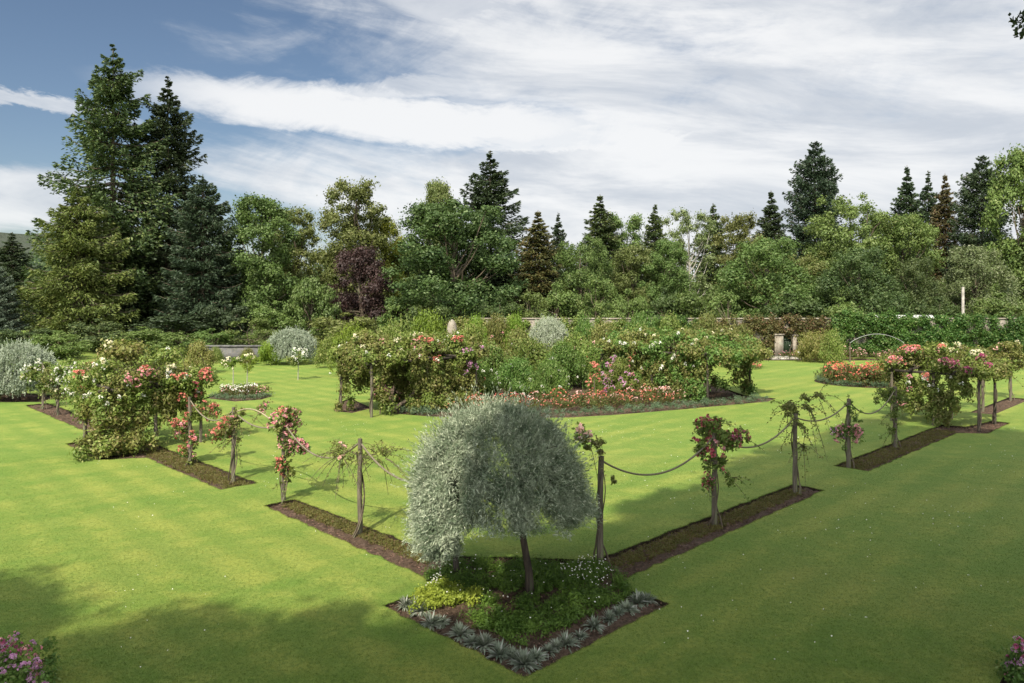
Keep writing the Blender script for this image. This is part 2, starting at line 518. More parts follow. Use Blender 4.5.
notch_l = [(1.4, 4.55), (1.36, 4.1), (1.2, 3.75), (.9, 3.62)]          # the turf corner that is rounded
BEDS = {
    'corner_bed': ab_poly([(0, 0), (3.78, 0), (3.78, .95), (4.05, 1.25), (4.4, 1.32), (13.72, 1.38), (13.72, 2.36), (4.6, 2.40), (2.46, 4.9),
                           (2.42, 11.2), (1.5, 11.2)] + notch_l + [(0, 3.62)]),
    'right_bed': ab_poly([(17.0, 1.4), (26.4, 1.4), (27.2, .5), (30.9, .5), (30.9, 1.2), (28.4, 1.6), (28.2, 2.5), (17.0, 2.5)]),
    'far_right_bed': ab_poly([(33.0, 1.6), (40.5, 1.6), (40.5, 2.6), (33.0, 2.6)]),
    'left_bed': ab_poly([(1.4, 13.6), (1.4, 19.6), (.1, 20.4), (.1, 24.3), (1.4, 24.6), (1.4, 37), (2.5, 37), (2.5, 13.6)]),
    'pear_bed_left': [tuple(p) for p in [g(-45, 402), g(40, 402), g(62, 396), g(10, 392), g(-60, 392)]][::-1],
    'round_bed_right': arc(*AB(42.0, 10.9), 2.9, 0, 2 * np.pi * .97, 26),
    'white_rose_bed': [tuple(g(*p)) for p in [(205, 398), (235, 401.5), (262, 399.5), (272, 396), (262, 391.5), (225, 391)]],
    'central_bed': [tuple(g(*p)) for p in [(388, 413), (430, 416.5), (480, 418), (520, 418), (570, 417.5), (620, 414.5), (680, 409.5), (735, 404.5), (768, 401.5), (776, 398.5),
                                          (744, 395), (700, 380), (620, 368), (520, 368), (440, 372), (400, 378), (384, 395)]],
    'left_pergola_bed': [tuple(g(*p)) for p in [(334, 411), (352, 413), (372, 408), (350, 398), (336, 404)]],
    'hedge_bed_right': [(19.5, 64.6), (40, 64.6), (40, 66.6), (19.5, 66.6)],
    'magenta_bed': [tuple(g(*p)) for p in [(-40, 720), (18, 700), (38, 683), (32, 662), (-40, 655)]],
    'bed_right_corner': [tuple(g(*p)) for p in [(990, 700), (1008, 668), (1060, 640), (1100, 720)]],
}


def wobble(poly, step=.2, amp=.024):
    out = []
    for i in range(len(poly)):
        a_, b_ = np.array(poly[i]), np.array(poly[(i + 1) % len(poly)])
        k = max(1, int(np.linalg.norm(b_ - a_) / step))
        for j in range(k):
            q = a_ + (b_ - a_) * j / k
            if j:
                q = q + rng.normal(size=2) * amp
            out.append((float(q[0]), float(q[1])))
    return out


def signed_area(p):
    return .5 * sum(p[i][0] * p[(i + 1) % len(p)][1] - p[(i + 1) % len(p)][0] * p[i][1] for i in range(len(p)))


for k in ('corner_bed', 'left_bed', 'right_bed'):
    BEDS[k] = wobble(BEDS[k])
for k in BEDS:
    if signed_area(BEDS[k]) < 0:
        BEDS[k] = BEDS[k][::-1]


def build_lawn():
    outer = [(-1600, -300), (1600, -300), (1600, 2200), (-1600, 2200)]
    vs, faces = [Vector(p) for p in outer], [[0, 1, 2, 3]]
    for p in BEDS.values():
        i0 = len(vs)
        vs += [Vector(q) for q in p]
        faces.append(list(range(i0, i0 + len(p))))
    ov, oe, of, _, _, orig = geometry.delaunay_2d_cdt(vs, [], faces, 1, 1e-5)
    mb = MB()
    V = np.array([(v.x, v.y, 0) for v in ov])
    tri = [f for f, o in zip(of, orig) if list(o) == [0]]
    mb.add(V, tri)
    return tag(obj('lawn', mb, M['lawn']), kind='structure')


build_lawn()


def in_poly(P_, poly):
    x, y = P_[:, 0], P_[:, 1]
    ins = np.zeros(len(P_), bool)
    n = len(poly)
    for i in range(n):
        x1, y1 = poly[i]
        x2, y2 = poly[(i + 1) % n]
        c = ((y1 > y) != (y2 > y)) & (x < (x2 - x1) * (y - y1) / (y2 - y1 + 1e-12) + x1)
        ins ^= c
    return ins


def sample_poly(poly, n):
    p = np.array(poly)
    lo, hi = p.min(0), p.max(0)
    out = np.zeros((0, 2))
    while len(out) < n:
        q = rng.uniform(lo, hi, (n * 3, 2))
        out = np.concatenate([out, q[in_poly(q, poly)]])
    return out[:n]


for nm, poly in BEDS.items():
    mb = MB()
    n = len(poly)
    deep = -.10
    v = [(x, y, deep) for x, y in poly]
    vs = [Vector(q) for q in poly]
    # soil floor, triangulated with a scatter of inner points so that it undulates
    area = abs(signed_area(poly))
    inn = sample_poly(poly, int(min(4000, max(30, area * 60))))
    allv = vs + [Vector(q) for q in inn]
    ov, oe, of, orv, _, _ = geometry.delaunay_2d_cdt(allv, [], [list(range(n))], 1, 1e-5)
    V = np.array([(q.x, q.y, deep) for q in ov])
    rim = np.array([any(i < n for i in ids) for ids in orv])
    V[:, 2] += np.where(rim, 0, rng.uniform(-.02, .075, len(V)))
    mb.add(V, [f for f in of])
    wl = []
    for i in range(n):
        a_, b_ = poly[i], poly[(i + 1) % n]
        k = len(wl)
        wl.append([(a_[0], a_[1], deep), (b_[0], b_[1], deep), (b_[0], b_[1], 0), (a_[0], a_[1], 0)])
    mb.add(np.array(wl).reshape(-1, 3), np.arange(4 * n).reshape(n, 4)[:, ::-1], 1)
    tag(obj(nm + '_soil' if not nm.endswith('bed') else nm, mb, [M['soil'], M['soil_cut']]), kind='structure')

# crumbs of bark and dry leaf on the near beds
mb = MB()
for nm, k in (('corner_bed', 5200), ('right_bed', 2500), ('left_bed', 2500)):
    q = sample_poly(BEDS[nm], k)
    leaf(mb, np.column_stack([q, rng.uniform(-.075, -.03, k)]), np.column_stack([rng.normal(size=(k, 2)), rng.normal(size=k) * .3]),
         rng.uniform(.02, .07, k), rng.uniform(.012, .035, k))
tag(obj('bark_mulch', mb, M['mulch']), 'brown bark crumbs and dry petals on the bare soil of the beds', 'mulch', kind='stuff')

# paved threshold at the gate
mb = MB()
box(mb, g(765, 358)[0], g(802, 358)[0], 65.2, 67.8, 0, .16)
tag(obj('pavement', mb, M['stone']), kind='structure')


def build_hill():
    mb = MB()
    xs = np.linspace(-900, 900, 181)
    ys = np.linspace(430, 1000, 40)
    X, Y = np.meshgrid(xs, ys)
    u = X / Y
    base = 61 - 42 * np.clip((u + .75) / .75, 0, 1.6) + 6 * np.sin(u * 9 + .5) + 2.5 * np.sin(u * 31)
    base = np.clip(base, 14, None)
    prof = np.clip((Y - 430) / 210, 0, 1) ** .8
    Z = -2 + base * prof + rng.uniform(0, 3.4, X.shape) * (prof > .05)
    V = np.stack([X, Y, Z], -1).reshape(-1, 3)
    nx = len(xs)
    f = [(j * nx + i, j * nx + i + 1, (j + 1) * nx + i + 1, (j + 1) * nx + i) for j in range(len(ys) - 1) for i in range(nx - 1)]
    mb.add(V, f)
    tag(obj('hills', mb, M['hill']), kind='structure')


build_hill()

# ------------------------------------------------------------------ trees
def limb_path(p, q, sag=.0, n=5):
    p, q = np.asarray(p, float), np.asarray(q, float)
    t = np.linspace(0, 1, n)[:, None]
    pts = p + (q - p) * t
    pts[:, 2] += (sag * np.sin(np.pi * t[:, 0]))
    pts[1:-1] += rng.normal(size=(n - 2, 3)) * np.linalg.norm(q - p) * .03
    return pts


def broadleaf(h, R, k, leaves, L, base=.12, loose=0.0, trunk_r=.32, top=.42, small=1.0, bark='bark', droop=0.0, spread=.45):
    """crown and trunk meshes of a deciduous tree"""
    t = .93 * rng.uniform(0, 1, k) ** .9
    prof = R * np.sqrt(np.clip(1 - ((t - top) / (.62 if top < .5 else .75)) ** 2, .03, 1))
    th = rng.uniform(0, 2 * np.pi, k)
    rr = prof * rng.uniform(0, 1, k) ** spread * .86
    C = np.stack([rr * np.cos(th), rr * np.sin(th), h * (base + (.95 - base) * t / .93)], 1)
    rc = R * rng.uniform(.15, .34, k) * small * (1 - .35 * t)
    C[:, 2] = np.minimum(C[:, 2], h - rc * .6)
    cnt = np.maximum(20, (leaves * rc ** 2 / (rc ** 2).sum()).astype(int))
    mb = MB()
    clumps(mb, C, np.stack([rc, rc, rc * .85], 1), cnt, L, .6, up=.35, fill=.34 + loose * .3, droop=droop, jitter=1.4 + loose)
    tr = MB()
    tube(tr, [(0, 0, -.3), (.05 * R * .2, 0, h * .2), (rng.normal() * .2, rng.normal() * .2, h * .55), (0, 0, h * .85)],
         [trunk_r, trunk_r * .8, trunk_r * .5, trunk_r * .15], 8)
    for i in rng.choice(k, min(k, 26), replace=False):
        z0 = max(h * .12, C[i, 2] * rng.uniform(.45, .75))
        tube(tr, limb_path((0, 0, z0), C[i], -.3), np.linspace(trunk_r * .33, .03, 5), 5, cap=False)
    return mb.mesh('crown', [M['leaf_mid']]), tr.mesh('trunk', [M[bark]], True)


def conifer(h, R, whorls, per, sprays, L, power=.8, droop=.25, ragged=.2, bare=.06, gap=0.0, trunk_r=.35, lift=.0, width=.34, hang=.35, belly=0.0, flat=.36):
    """trunk with tiers of boughs, each carrying flat sprays"""
    mb, tr = MB(), MB()
    tube(tr, [(0, 0, -.3), (0, 0, h * .3), (.05, .05, h * .7), (0, 0, h)], [trunk_r, trunk_r * .75, trunk_r * .35, .03], 8)
    Cs, Ds, Ls = [], [], []
    for i in range(whorls):
        t = bare + (1 - bare) * (i + rng.uniform(-.3, .3)) / whorls
        t = min(max(t, bare), .995)
        t0 = t
        base_len = R * (1 - t) ** power * (1 + belly * math.sin(min(1, t / .5) * math.pi) - belly * .3)
        base_len *= min(1.0, (1 - t) / .16) ** .55
        if t < .18:
            base_len *= .75 + .25 * t / .18
        th0 = rng.uniform(0, 2 * np.pi)
        for j in range(per):
            if rng.uniform() < gap:
                continue
            th = th0 + 2 * np.pi * j / per + rng.normal() * .35
            t = min(.995, max(bare, t0 + rng.uniform(-.9, .9) / whorls))
            ln = max(.35, base_len * rng.uniform(1 - ragged, 1 + ragged * .8))
            d = np.array([math.cos(th), math.sin(th)])
            s = np.linspace(0, 1, 6)
            z = h * t + ln * (-droop * np.sin(s * 2.2) + lift * s ** 2 + .18 * s * (t > .6))
            pts = np.column_stack([d[0] * ln * s, d[1] * ln * s, z])
            if ln > R * .25:
                tube(tr, pts, np.linspace(trunk_r * .16, .02, 6), 4, cap=False)
            n = int(sprays * (.25 + .75 * ln / R))
            u = rng.uniform(.12, 1.02, n) ** .75
            c = np.column_stack([np.interp(u, s, pts[:, k]) for k in range(3)])
            side = np.array([-d[1], d[0], 0])
            wd = ln * width * (1.08 - u) ** .7 + .12
            off = rng.uniform(-1, 1, n) * wd
            c = c + side * off[:, None]
            c[:, 2] -= np.abs(off) * .25 + rng.uniform(0, 1, n) ** 2 * hang * min(1.5, ln * .3)
            dd = np.column_stack([d[0] + side[0] * off / (wd + .01) * .9, d[1] + side[1] * off / (wd + .01) * .9, np.full(n, -.15)]) + rng.normal(size=(n, 3)) * .4
            Cs.append(c)
            Ds.append(dd)
    C, D = np.concatenate(Cs), np.concatenate(Ds)
    n = 26
    C = np.concatenate([C, np.column_stack([rng.normal(size=(n, 2)) * .10, rng.uniform(.955, .995, n) * h])])
    D = np.concatenate([D, np.column_stack([rng.normal(size=(n, 2)) * .6, np.full(n, .8)])])
    ll = L * rng.uniform(.6, 1.3, len(C)) * np.interp(C[:, 2] / h, [0, .85, 1], [1, 1, .5])
    leaf(mb, C, D, ll, ll * flat, N=np.array([0, 0, .7]))
    return mb.mesh('crown', [M['needle_mid']]), tr.mesh('trunk', [M['bark']], True)


KIND = {}
KIND['round'] = (16, 6, broadleaf(16, 6, 140, 48000, .28, base=.03, top=.40, small=.82))
KIND['round_b'] = (16, 6, broadleaf(16, 6.2, 170, 48000, .28, base=.05, top=.44, small=.75))
KIND['round_c'] = (14, 6.5, broadleaf(14, 6.5, 120, 46000, .28, base=.03, top=.36, small=.88))
KIND['loose'] = (18, 5, broadleaf(18, 5.4, 130, 50000, .31, base=.04, loose=.4, top=.38, small=.95, spread=.6))
KIND['loose_b'] = (18, 5, broadleaf(18, 5.4, 150, 46000, .30, base=.04, loose=.6, top=.42, small=.85, spread=.55))
KIND['birch'] = (17, 4.6, broadleaf(17, 4.6, 110, 20000, .25, base=.15, loose=.7, top=.48, small=.75, bark='bark_pale', trunk_r=.26, droop=.5))
KIND['weep'] = (6, 3.6, broadleaf(6, 3.6, 60, 16000, .26, base=.05, loose=.4, top=.3, small=.8, droop=.9, trunk_r=.2))
KIND['beech'] = (10, 4, broadleaf(10, 4.4, 80, 30000, .24, base=.02, top=.34, loose=.2, small=.95, droop=.6))
KIND['spruce'] = (20, 4, conifer(20, 5.2, 60, 6, 125, .46, power=.72, droop=.26, ragged=.42, width=.5, hang=.5))
KIND['spruce_b'] = (20, 4, conifer(20, 5.2, 52, 6, 125, .46, power=.66, droop=.30, ragged=.5, gap=.1, width=.5, hang=.6))
KIND['spruce_bare'] = (20, 4, conifer(20, 4.6, 44, 6, 120, .46, power=.62, droop=.22, ragged=.42, bare=.30, trunk_r=.3, width=.5, hang=.5))
KIND['fir'] = (26, 6.5, conifer(26, 6.9, 54, 7, 190, .54, power=.36, droop=.12, ragged=.3, lift=.1, gap=.05, width=.5, hang=.6))
KIND['tall_fir'] = (35, 8.5, conifer(35, 8.8, 50, 6, 330, .56, power=.46, droop=.16, ragged=.55, gap=.15, lift=.16, trunk_r=.6, width=.46, hang=.8, flat=.38))
KIND['tall_fir_b'] = (32, 6, conifer(32, 6.6, 48, 6, 270, .54, power=.52, droop=.2, ragged=.55, gap=.13, trunk_r=.5, width=.5, hang=.8, lift=.14, flat=.38))
KIND['cedar'] = (20, 6, conifer(20, 6.3, 34, 7, 220, .52, power=.42, droop=.18, ragged=.34, hang=.45, bare=.03, trunk_r=.45, width=.5, lift=.1))
KIND['yew'] = (19, 9, conifer(19, 9, 36, 8, 260, .54, power=.50, droop=.24, ragged=.42, bare=.02, hang=.6, trunk_r=.45, width=.46, gap=.12))
KIND['bush'] = (6, 3.2, broadleaf(6, 3.2, 46, 13000, .26, base=.03, top=.3, loose=.5, small=1.0, trunk_r=.12))
KIND['bush_b'] = (6, 3.2, broadleaf(6, 3.3, 60, 12000, .24, base=.03, top=.34, loose=.8, small=.85, trunk_r=.12))
keep_rng, rng = rng, np.random.default_rng(5)
KIND['canopy'] = (26, 7, broadleaf(26, 7, 150, 60000, .46, base=.48, top=.42, small=.95))
rng = keep_rng


def tree(kind, px, py, Y, hw, mat, label, name, cat='tree', group='trees beyond the garden wall', scale=1.0, rot=None):
    h0, r0, (crown, trunk) = KIND[kind]
    top = H + (HOR - py) / F * Y
    rad = hw / F * Y
    root = thing(name, label, cat, ((px - 512) / F * Y, Y, 0), rng.uniform(0, 6.28) if rot is None else rot, group)
    if kind[:2] in ('ro', 'lo', 'bi'):
        rad *= 1.16
    root.scale = (rad / r0, rad / r0, top / h0)
    c = link('crown', crown, root)
    set_mat(c, M[mat])
    link('trunk', trunk, root)
    return root


TREES = [
    ('tall_fir', 113, 44, 92, 63, 'needle_mid', 'tallest ragged conifer of the garden, left of the dark narrower one', 'conifer'),
    ('tall_fir_b', 168, 76, 97, 46, 'needle_dark', 'tall dark conifer with ragged spire just right of the tallest tree', 'conifer'),
    ('cedar', 203, 174, 90, 42, 'needle_blue', 'dense dark bluish conifer at the right foot of the tall pair', 'conifer'),
    ('yew', 78, 186, 84, 60, 'needle_olive', 'broad sunlit olive-green conifer in front of the tallest tree', 'conifer'),
    ('cedar', -4, 262, 80, 24, 'needle_pale', 'pale blue-green conifer cut by the left edge behind the silver pear', 'conifer'),
    ('spruce_b', 12, 232, 122, 30, 'needle_dark', 'distant dark conifer under the hill at the left edge', 'conifer'),
    ('loose', 262, 194, 92, 36, 'leaf_lime', 'airy light green tree standing right of the dark conifers', 'tree'),
    ('loose_b', 296, 206, 104, 30, 'leaf_olive', 'thin olive tree half hidden behind the airy light green one', 'tree'),
    ('loose_b', 356, 178, 100, 38, 'leaf_olive', 'tall feathery larch-like tree above the purple one', 'tree'),
    ('beech', 363, 244, 86, 36, 'leaf_purple', 'dark purple-leaved tree among the green ones', 'tree'),
    ('loose', 384, 216, 106, 24, 'leaf_yellow', 'yellow-green tree peeping out behind the purple one', 'tree'),
    ('weep', 312, 278, 80, 31, 'leaf_lime', 'small drooping bright green tree left of the purple one', 'tree'),
    ('round', 455, 200, 84, 64, 'leaf_dark', 'big dark green rounded tree left of centre', 'tree'),
    ('loose', 437, 178, 94, 24, 'leaf_olive', 'light-topped tree rising behind the left of the big dark rounded one', 'tree'),
    ('tall_fir_b', 490, 150, 95, 42, 'needle_dark', 'dark ragged conifer rising behind the big rounded tree', 'conifer'),
    ('spruce', 538, 210, 88, 33, 'needle_brown', 'brownish green conical conifer right of the big rounded tree', 'conifer'),
    ('spruce_b', 558, 212, 112, 18, 'needle_dark', 'slim far spire beside the brownish conifer', 'conifer'),
    ('round_b', 580, 234, 88, 31, 'leaf_mid', 'rounded mid green tree just right of the brownish conifer', 'tree'),
    ('spruce', 600, 194, 108, 32, 'needle_mid', 'green pointed conifer behind the rounded mid green tree', 'conifer'),
    ('loose_b', 622, 212, 110, 26, 'leaf_mid', 'loose green tree between the pointed conifer and the bare-stemmed one', 'tree'),
    ('spruce_bare', 655, 204, 96, 23, 'needle_mid', 'slim spruce with a bare pale lower stem', 'conifer'),
    ('loose', 632, 244, 92, 26, 'leaf_olive', 'low olive tree at the foot of the bare-stemmed spruce', 'tree'),
    ('birch', 689, 207, 96, 29, 'leaf_pale', 'thin pale birch with a white stem', 'tree'),
    ('spruce_b', 713, 203, 112, 27, 'needle_mid', 'pointed conifer just right of the pale birch', 'conifer'),
    ('loose_b', 738, 212, 106, 27, 'leaf_olive', 'olive-green tree between the birch and the wide green one', 'tree'),
    ('spruce', 771, 190, 112, 26, 'needle_dark', 'dark pointed conifer at the left of the tall broad fir', 'conifer'),
    ('fir', 815, 141, 104, 36, 'needle_blue', 'tall broad bluish fir standing above the right-hand trees', 'conifer'),
    ('round_c', 766, 238, 84, 54, 'leaf_mid', 'wide mid green tree in front of the dark pointed conifer', 'tree'),
    ('round_b', 850, 193, 97, 46, 'leaf_lime', 'tall light green tree right below the bluish fir', 'tree'),
    ('round', 902, 214, 95, 40, 'leaf_mid', 'green tree right of the tall light green one', 'tree'),
    ('spruce', 907, 165, 116, 25, 'needle_dark', 'first dark spire right of the light green tree, leftmost of three', 'conifer'),
    ('spruce_b', 928, 170, 115, 21, 'needle_dark', 'middle one of the three dark spires', 'conifer'),
    ('spruce', 945, 173, 112, 22, 'needle_brown', 'rusty-tinged spire, rightmost of the three', 'conifer'),
    ('fir', 982, 155, 104, 34, 'needle_dark', 'big dark conifer near the right edge of the treeline', 'conifer'),
    ('round_c', 975, 246, 84, 40, 'leaf_silver', 'grey-green spreading tree beside the pale pole', 'tree'),
    ('loose', 1026, 146, 92, 34, 'leaf_mid', 'tall light tree cut by the right edge of the view', 'tree'),
    ('round', 1062, 210, 98, 44, 'leaf_dark', 'dark tree mostly beyond the right edge', 'tree'),
    ('round_c', 858, 248, 80, 46, 'leaf_dark', 'low dark green tree above the wall under the light green tree', 'tree'),
    ('round_c', 915, 258, 82, 30, 'leaf_dark', 'low dark tree left of the grey-green spreading one', 'tree'),
    ('round', 405, 248, 108, 26, 'leaf_mid', 'low green tree in the dip between the purple tree and the big rounded one', 'tree'),
    ('loose_b', 240, 250, 112, 26, 'leaf_mid', 'soft green tree in the gap right of the dense dark bluish conifer', 'tree'),
    ('round_b', 800, 250, 96, 36, 'leaf_olive', 'olive tree tucked under the bluish fir', 'tree'),
    ('loose', 668, 238, 90, 24, 'leaf_mid', 'bushy green tree under the pale birch', 'tree'),
]
for kd, px, py, Y, hw, mt, lb, nm in TREES:
    tree(kd, px, py, Y, hw, mt, lb, 'conifer_tree' if nm == 'conifer' else 'broadleaf_tree')

# dense far wood that closes the gaps low down
mb = MB()
k = 700
C = np.column_stack([rng.uniform(-135, 135, k), rng.uniform(122, 150, k), rng.uniform(.5, 11.0, k)])
rc = rng.uniform(2.2, 4.2, k)
clumps(mb, C, np.stack([rc, rc, rc], 1), 130, .75, .6)
tag(obj('woodland', mb, M['leaf_dark']), 'dense dark woodland filling in behind the separate trees', 'woodland', kind='stuff')

# trees round the viewpoint, out of the picture, whose shade falls over the lawn
for kd, x, y, h, r, mt, lb in [
        ('canopy', -18.3, -9.2, 24, 6.0, 'leaf_mid', 'tree far behind the viewpoint on the left shading the lawn corner'),
        ('canopy', -11.5, -11.5, 25, 6.0, 'leaf_mid', 'tree behind the viewpoint on the left shading the near lawn'),
        ('canopy', -3.0, -10.0, 25, 5.5, 'leaf_mid', 'tree right behind the viewpoint shading the near corner'),
        ('canopy', -1.9, -2.0, 25, 4.4, 'leaf_mid', 'tree just right of the viewpoint shading the corner bed'),
        ('canopy', 4.3, 2.4, 26, 6.2, 'leaf_mid', 'tall tree right of the viewpoint shading the right lawn'),
        ('canopy', 9.0, 7.4, 27, 6.0, 'leaf_mid', 'tall tree beside the right edge shading the second bed'),
        ('canopy', 19.0, 5.5, 26, 7.2, 'leaf_mid', 'tall tree beyond the right edge shading the far right lawn'),
        ('canopy', 22.5, 12.0, 28, 6.5, 'leaf_mid', 'very tall tree beyond the right edge shading the far pergola lawn'),
        ('canopy', 29, 15.5, 28, 8.0, 'leaf_dark', 'tall tree well beyond the right edge of the picture')]:
    h0, r0, (crown, trunk) = KIND[kd]
    root = thing('broadleaf_tree', lb, 'tree', (x, y, 0), .4 * x, 'trees round the viewpoint')
    root.scale = (r / r0, r / r0, h / h0)
    c = link('crown', crown, root)
    set_mat(c, M[mt])
    link('trunk', trunk, root)

# ------------------------------------------------------------------ shrubs
def shrub(R, h, k, leaves, L, spiky=0.0, W=.55, droop=0.0):
    t = rng.uniform(0, 1, k)
    th = rng.uniform(0, 2 * np.pi, k)
    rr = R * np.sqrt(np.clip(1 - t ** 2, .05, 1)) * rng.uniform(0, 1, k) ** .5 * .85
    C = np.column_stack([rr * np.cos(th), rr * np.sin(th), h * (.08 + .8 * t)])
    rc = R * rng.uniform(.18, .42, k)
    mb = MB()
    cnt = np.maximum(10, (leaves * rc ** 2 / (rc ** 2).sum()).astype(int))
    clumps(mb, C, np.stack([rc, rc, rc * .8 * h / R], 1), cnt, L, W, fill=.4, droop=droop, rnd=.6, jitter=1.4)
    # shoots that stick out of the outline
    n = int(40 + 60 * spiky)
    d = sphere_dirs(n, .8)
    d[:, 2] = np.abs(d[:, 2])
    for dv in d:
        p0 = dv * np.array([R, R, h]) * .85
        ln = rng.uniform(.15, .45) * R * (.5 + spiky)
        s = rng.uniform(0, 1, 9)
        c = p0 + (dv * .7 + np.array([0, 0, .6])) * ln * s[:, None] + rng.normal(size=(9, 3)) * .03
        leaf(mb, c, dv + rng.normal(size=(9, 3)) * .7, L * .9, L * .45)
    return mb.mesh('foliage', [M['rambler']])


SHR = [(2.0, 2.0, shrub(2, 2, 30, 11000, .15)), (2.0, 2.0, shrub(2, 2, 36, 11000, .14, .4)), (2.0, 2.0, shrub(2, 2, 26, 10000, .16, .2)),
       (2.0, 2.0, shrub(2, 2, 34, 9500, .15, .7))]


def bloom(mb, c, r, col, nrm, petals=7):
    """one open rose: two whorls of cupped petals"""
    nrm = unit(nrm)
    a = unit(np.cross(nrm, [.3, .5, .8]))
    b = np.cross(nrm, a)
    C, D = [], []
    for wv, (rad, lift, n) in enumerate(((.55, .15, petals), (.22, .42, petals - 2))):
        for i in range(n):
            t = 2 * math.pi * (i + .5 * wv) / n + rng.normal() * .1
            e = a * math.cos(t) + b * math.sin(t)
            C.append(c + e * r * rad + nrm * r * lift * .5)
            D.append(e + nrm * (lift * 2.0))
    leaf(mb, np.array(C), np.array(D), r * .95, r * .85, col)


def truss_mesh(col, R, n, r, leaves=10, leafm='rambler_green'):
    mb = MB()
    for i in range(n):
        d = sphere_dirs(1, .5)[0]
        bloom(mb, d * R * rng.uniform(.4, .88), r * rng.uniform(.75, 1.2), 0, d, 6)
    d = sphere_dirs(leaves, -.3)
    leaf(mb, d * R * .8, d, R * .6, R * .35, 1)
    return mb.mesh('flower_cluster', [P[col], M[leafm]])


TRUSS = {}


def truss(col, big=False, rng_i=None):
    key = (col, big, random.randrange(3))
    if key not in TRUSS:
        TRUSS[key] = truss_mesh(col, .17 if big else .13, 8 if big else 6, .055 if big else .048, 16)
    return TRUSS[key]


def put_flowers(root, pts, col, big=False, smin=.8, smax=1.3):
    for p in pts:
        s = random.uniform(smin, smax)
        link('flower_cluster', truss(col, big), root, tuple(p), random.uniform(0, 6.28), (s, s, s))


def shrub_thing(px, py, Y, hw, mat, label, name='shrub', cat='shrub', base=0.0, flowers=None, group=None, which=None):
    r0, h0, me = SHR[random.randrange(4) if which is None else which]
    top = H + (HOR - py) / F * Y
    rad = hw / F * Y
    root = thing(name, label, cat, ((px - 512) / F * Y, Y, base), rng.uniform(0, 6.28), group)
    f = link('foliage', me, root, scale=(rad / r0, rad / r0, (top - base) / h0))
    set_mat(f, M[mat])
    if flowers:
        for col, n, big in flowers:
            d = sphere_dirs(n, .4)
            d[:, 2] = np.abs(d[:, 2])
            put_flowers(root, d * np.array([rad, rad, top - base]) * rng.uniform(.86, .98, (n, 1)), col, big)
    return root


BACK = [  # understorey between the garden wall and the trees
    (530, 292, 80, 20, 'leaf_lime', 'light green bush beyond the wall below the brownish conifer'),
    (556, 283, 82, 24, 'leaf_mid', 'green bush beyond the wall left of the rounded tree'),
    (596, 278, 80, 24, 'leaf_mid', 'dense green bush beyond the wall under the rounded mid green tree'),
    (628, 288, 78, 20, 'leaf_lime', 'fresh green bush beyond the wall left of the bare spruce stem'),
    (664, 286, 80, 18, 'leaf_dark', 'dark bush beyond the wall at the foot of the bare spruce stem'),
    (694, 282, 78, 26, 'leaf_lime', 'light bush beyond the wall under the birch'),
    (728, 292, 76, 22, 'leaf_mid', 'low bush beyond the wall left of the wide green tree'),
    (790, 292, 76, 34, 'leaf_dark', 'dark bush behind the wall above the garden gate'),
    (838, 296, 75, 28, 'leaf_mid', 'bush behind the wall right of the garden gate'),
    (500, 296, 78, 26, 'leaf_dark', 'low dark bush at the foot of the big rounded tree'),
    (430, 300, 78, 24, 'leaf_dark', 'dark bush at the left foot of the big rounded tree'),
    (400, 296, 84, 22, 'leaf_lime', 'lime bush between the purple tree and the big rounded one'),
    (250, 318, 72, 26, 'leaf_lime', 'bright green bush behind the low stone wall'),
    (275, 300, 80, 26, 'leaf_lime', 'leafy green bush under the airy light green tree'),
    (345, 312, 76, 34, 'leaf_olive', 'olive bush below the purple tree'),
    (212, 328, 70, 22, 'leaf_mid', 'green bush at the left end of the low stone wall'),
    (178, 332, 68, 26, 'leaf_lime', 'yellowish bush behind the left rose pergola'),
    (140, 326, 72, 26, 'leaf_mid', 'bush behind the white roses under the tall conifers'),
    (100, 318, 74, 28, 'needle_mid', 'dark bush at the foot of the olive conifer'),
    (60, 330, 66, 26, 'leaf_mid', 'rounded green bush right of the left silver pear'),
    (30, 326, 74, 28, 'needle_mid', 'dark bush behind the left silver pear'),
    (-8, 318, 78, 24, 'needle_pale', 'blue-green bush at the left edge behind the silver pear'),
    (225, 300, 86, 24, 'needle_dark', 'dark bush at the foot of the dense dark bluish conifer'),
    (172, 310, 84, 36, 'needle_dark', 'shaded bush beneath the dark conifers'),
    (940, 296, 78, 26, 'leaf_dark', 'dark bush behind the ivy wall left of the pole'),
    (1000, 292, 78, 28, 'leaf_mid', 'bush behind the ivy wall right of the pole'),
]
for px, py, Y, hw, mt, lb in BACK:
    tree(random.choice(['bush', 'bush_b']), px, py, Y, hw * 1.25, mt, lb, 'bush', 'bush', 'bushes beyond the lawn')

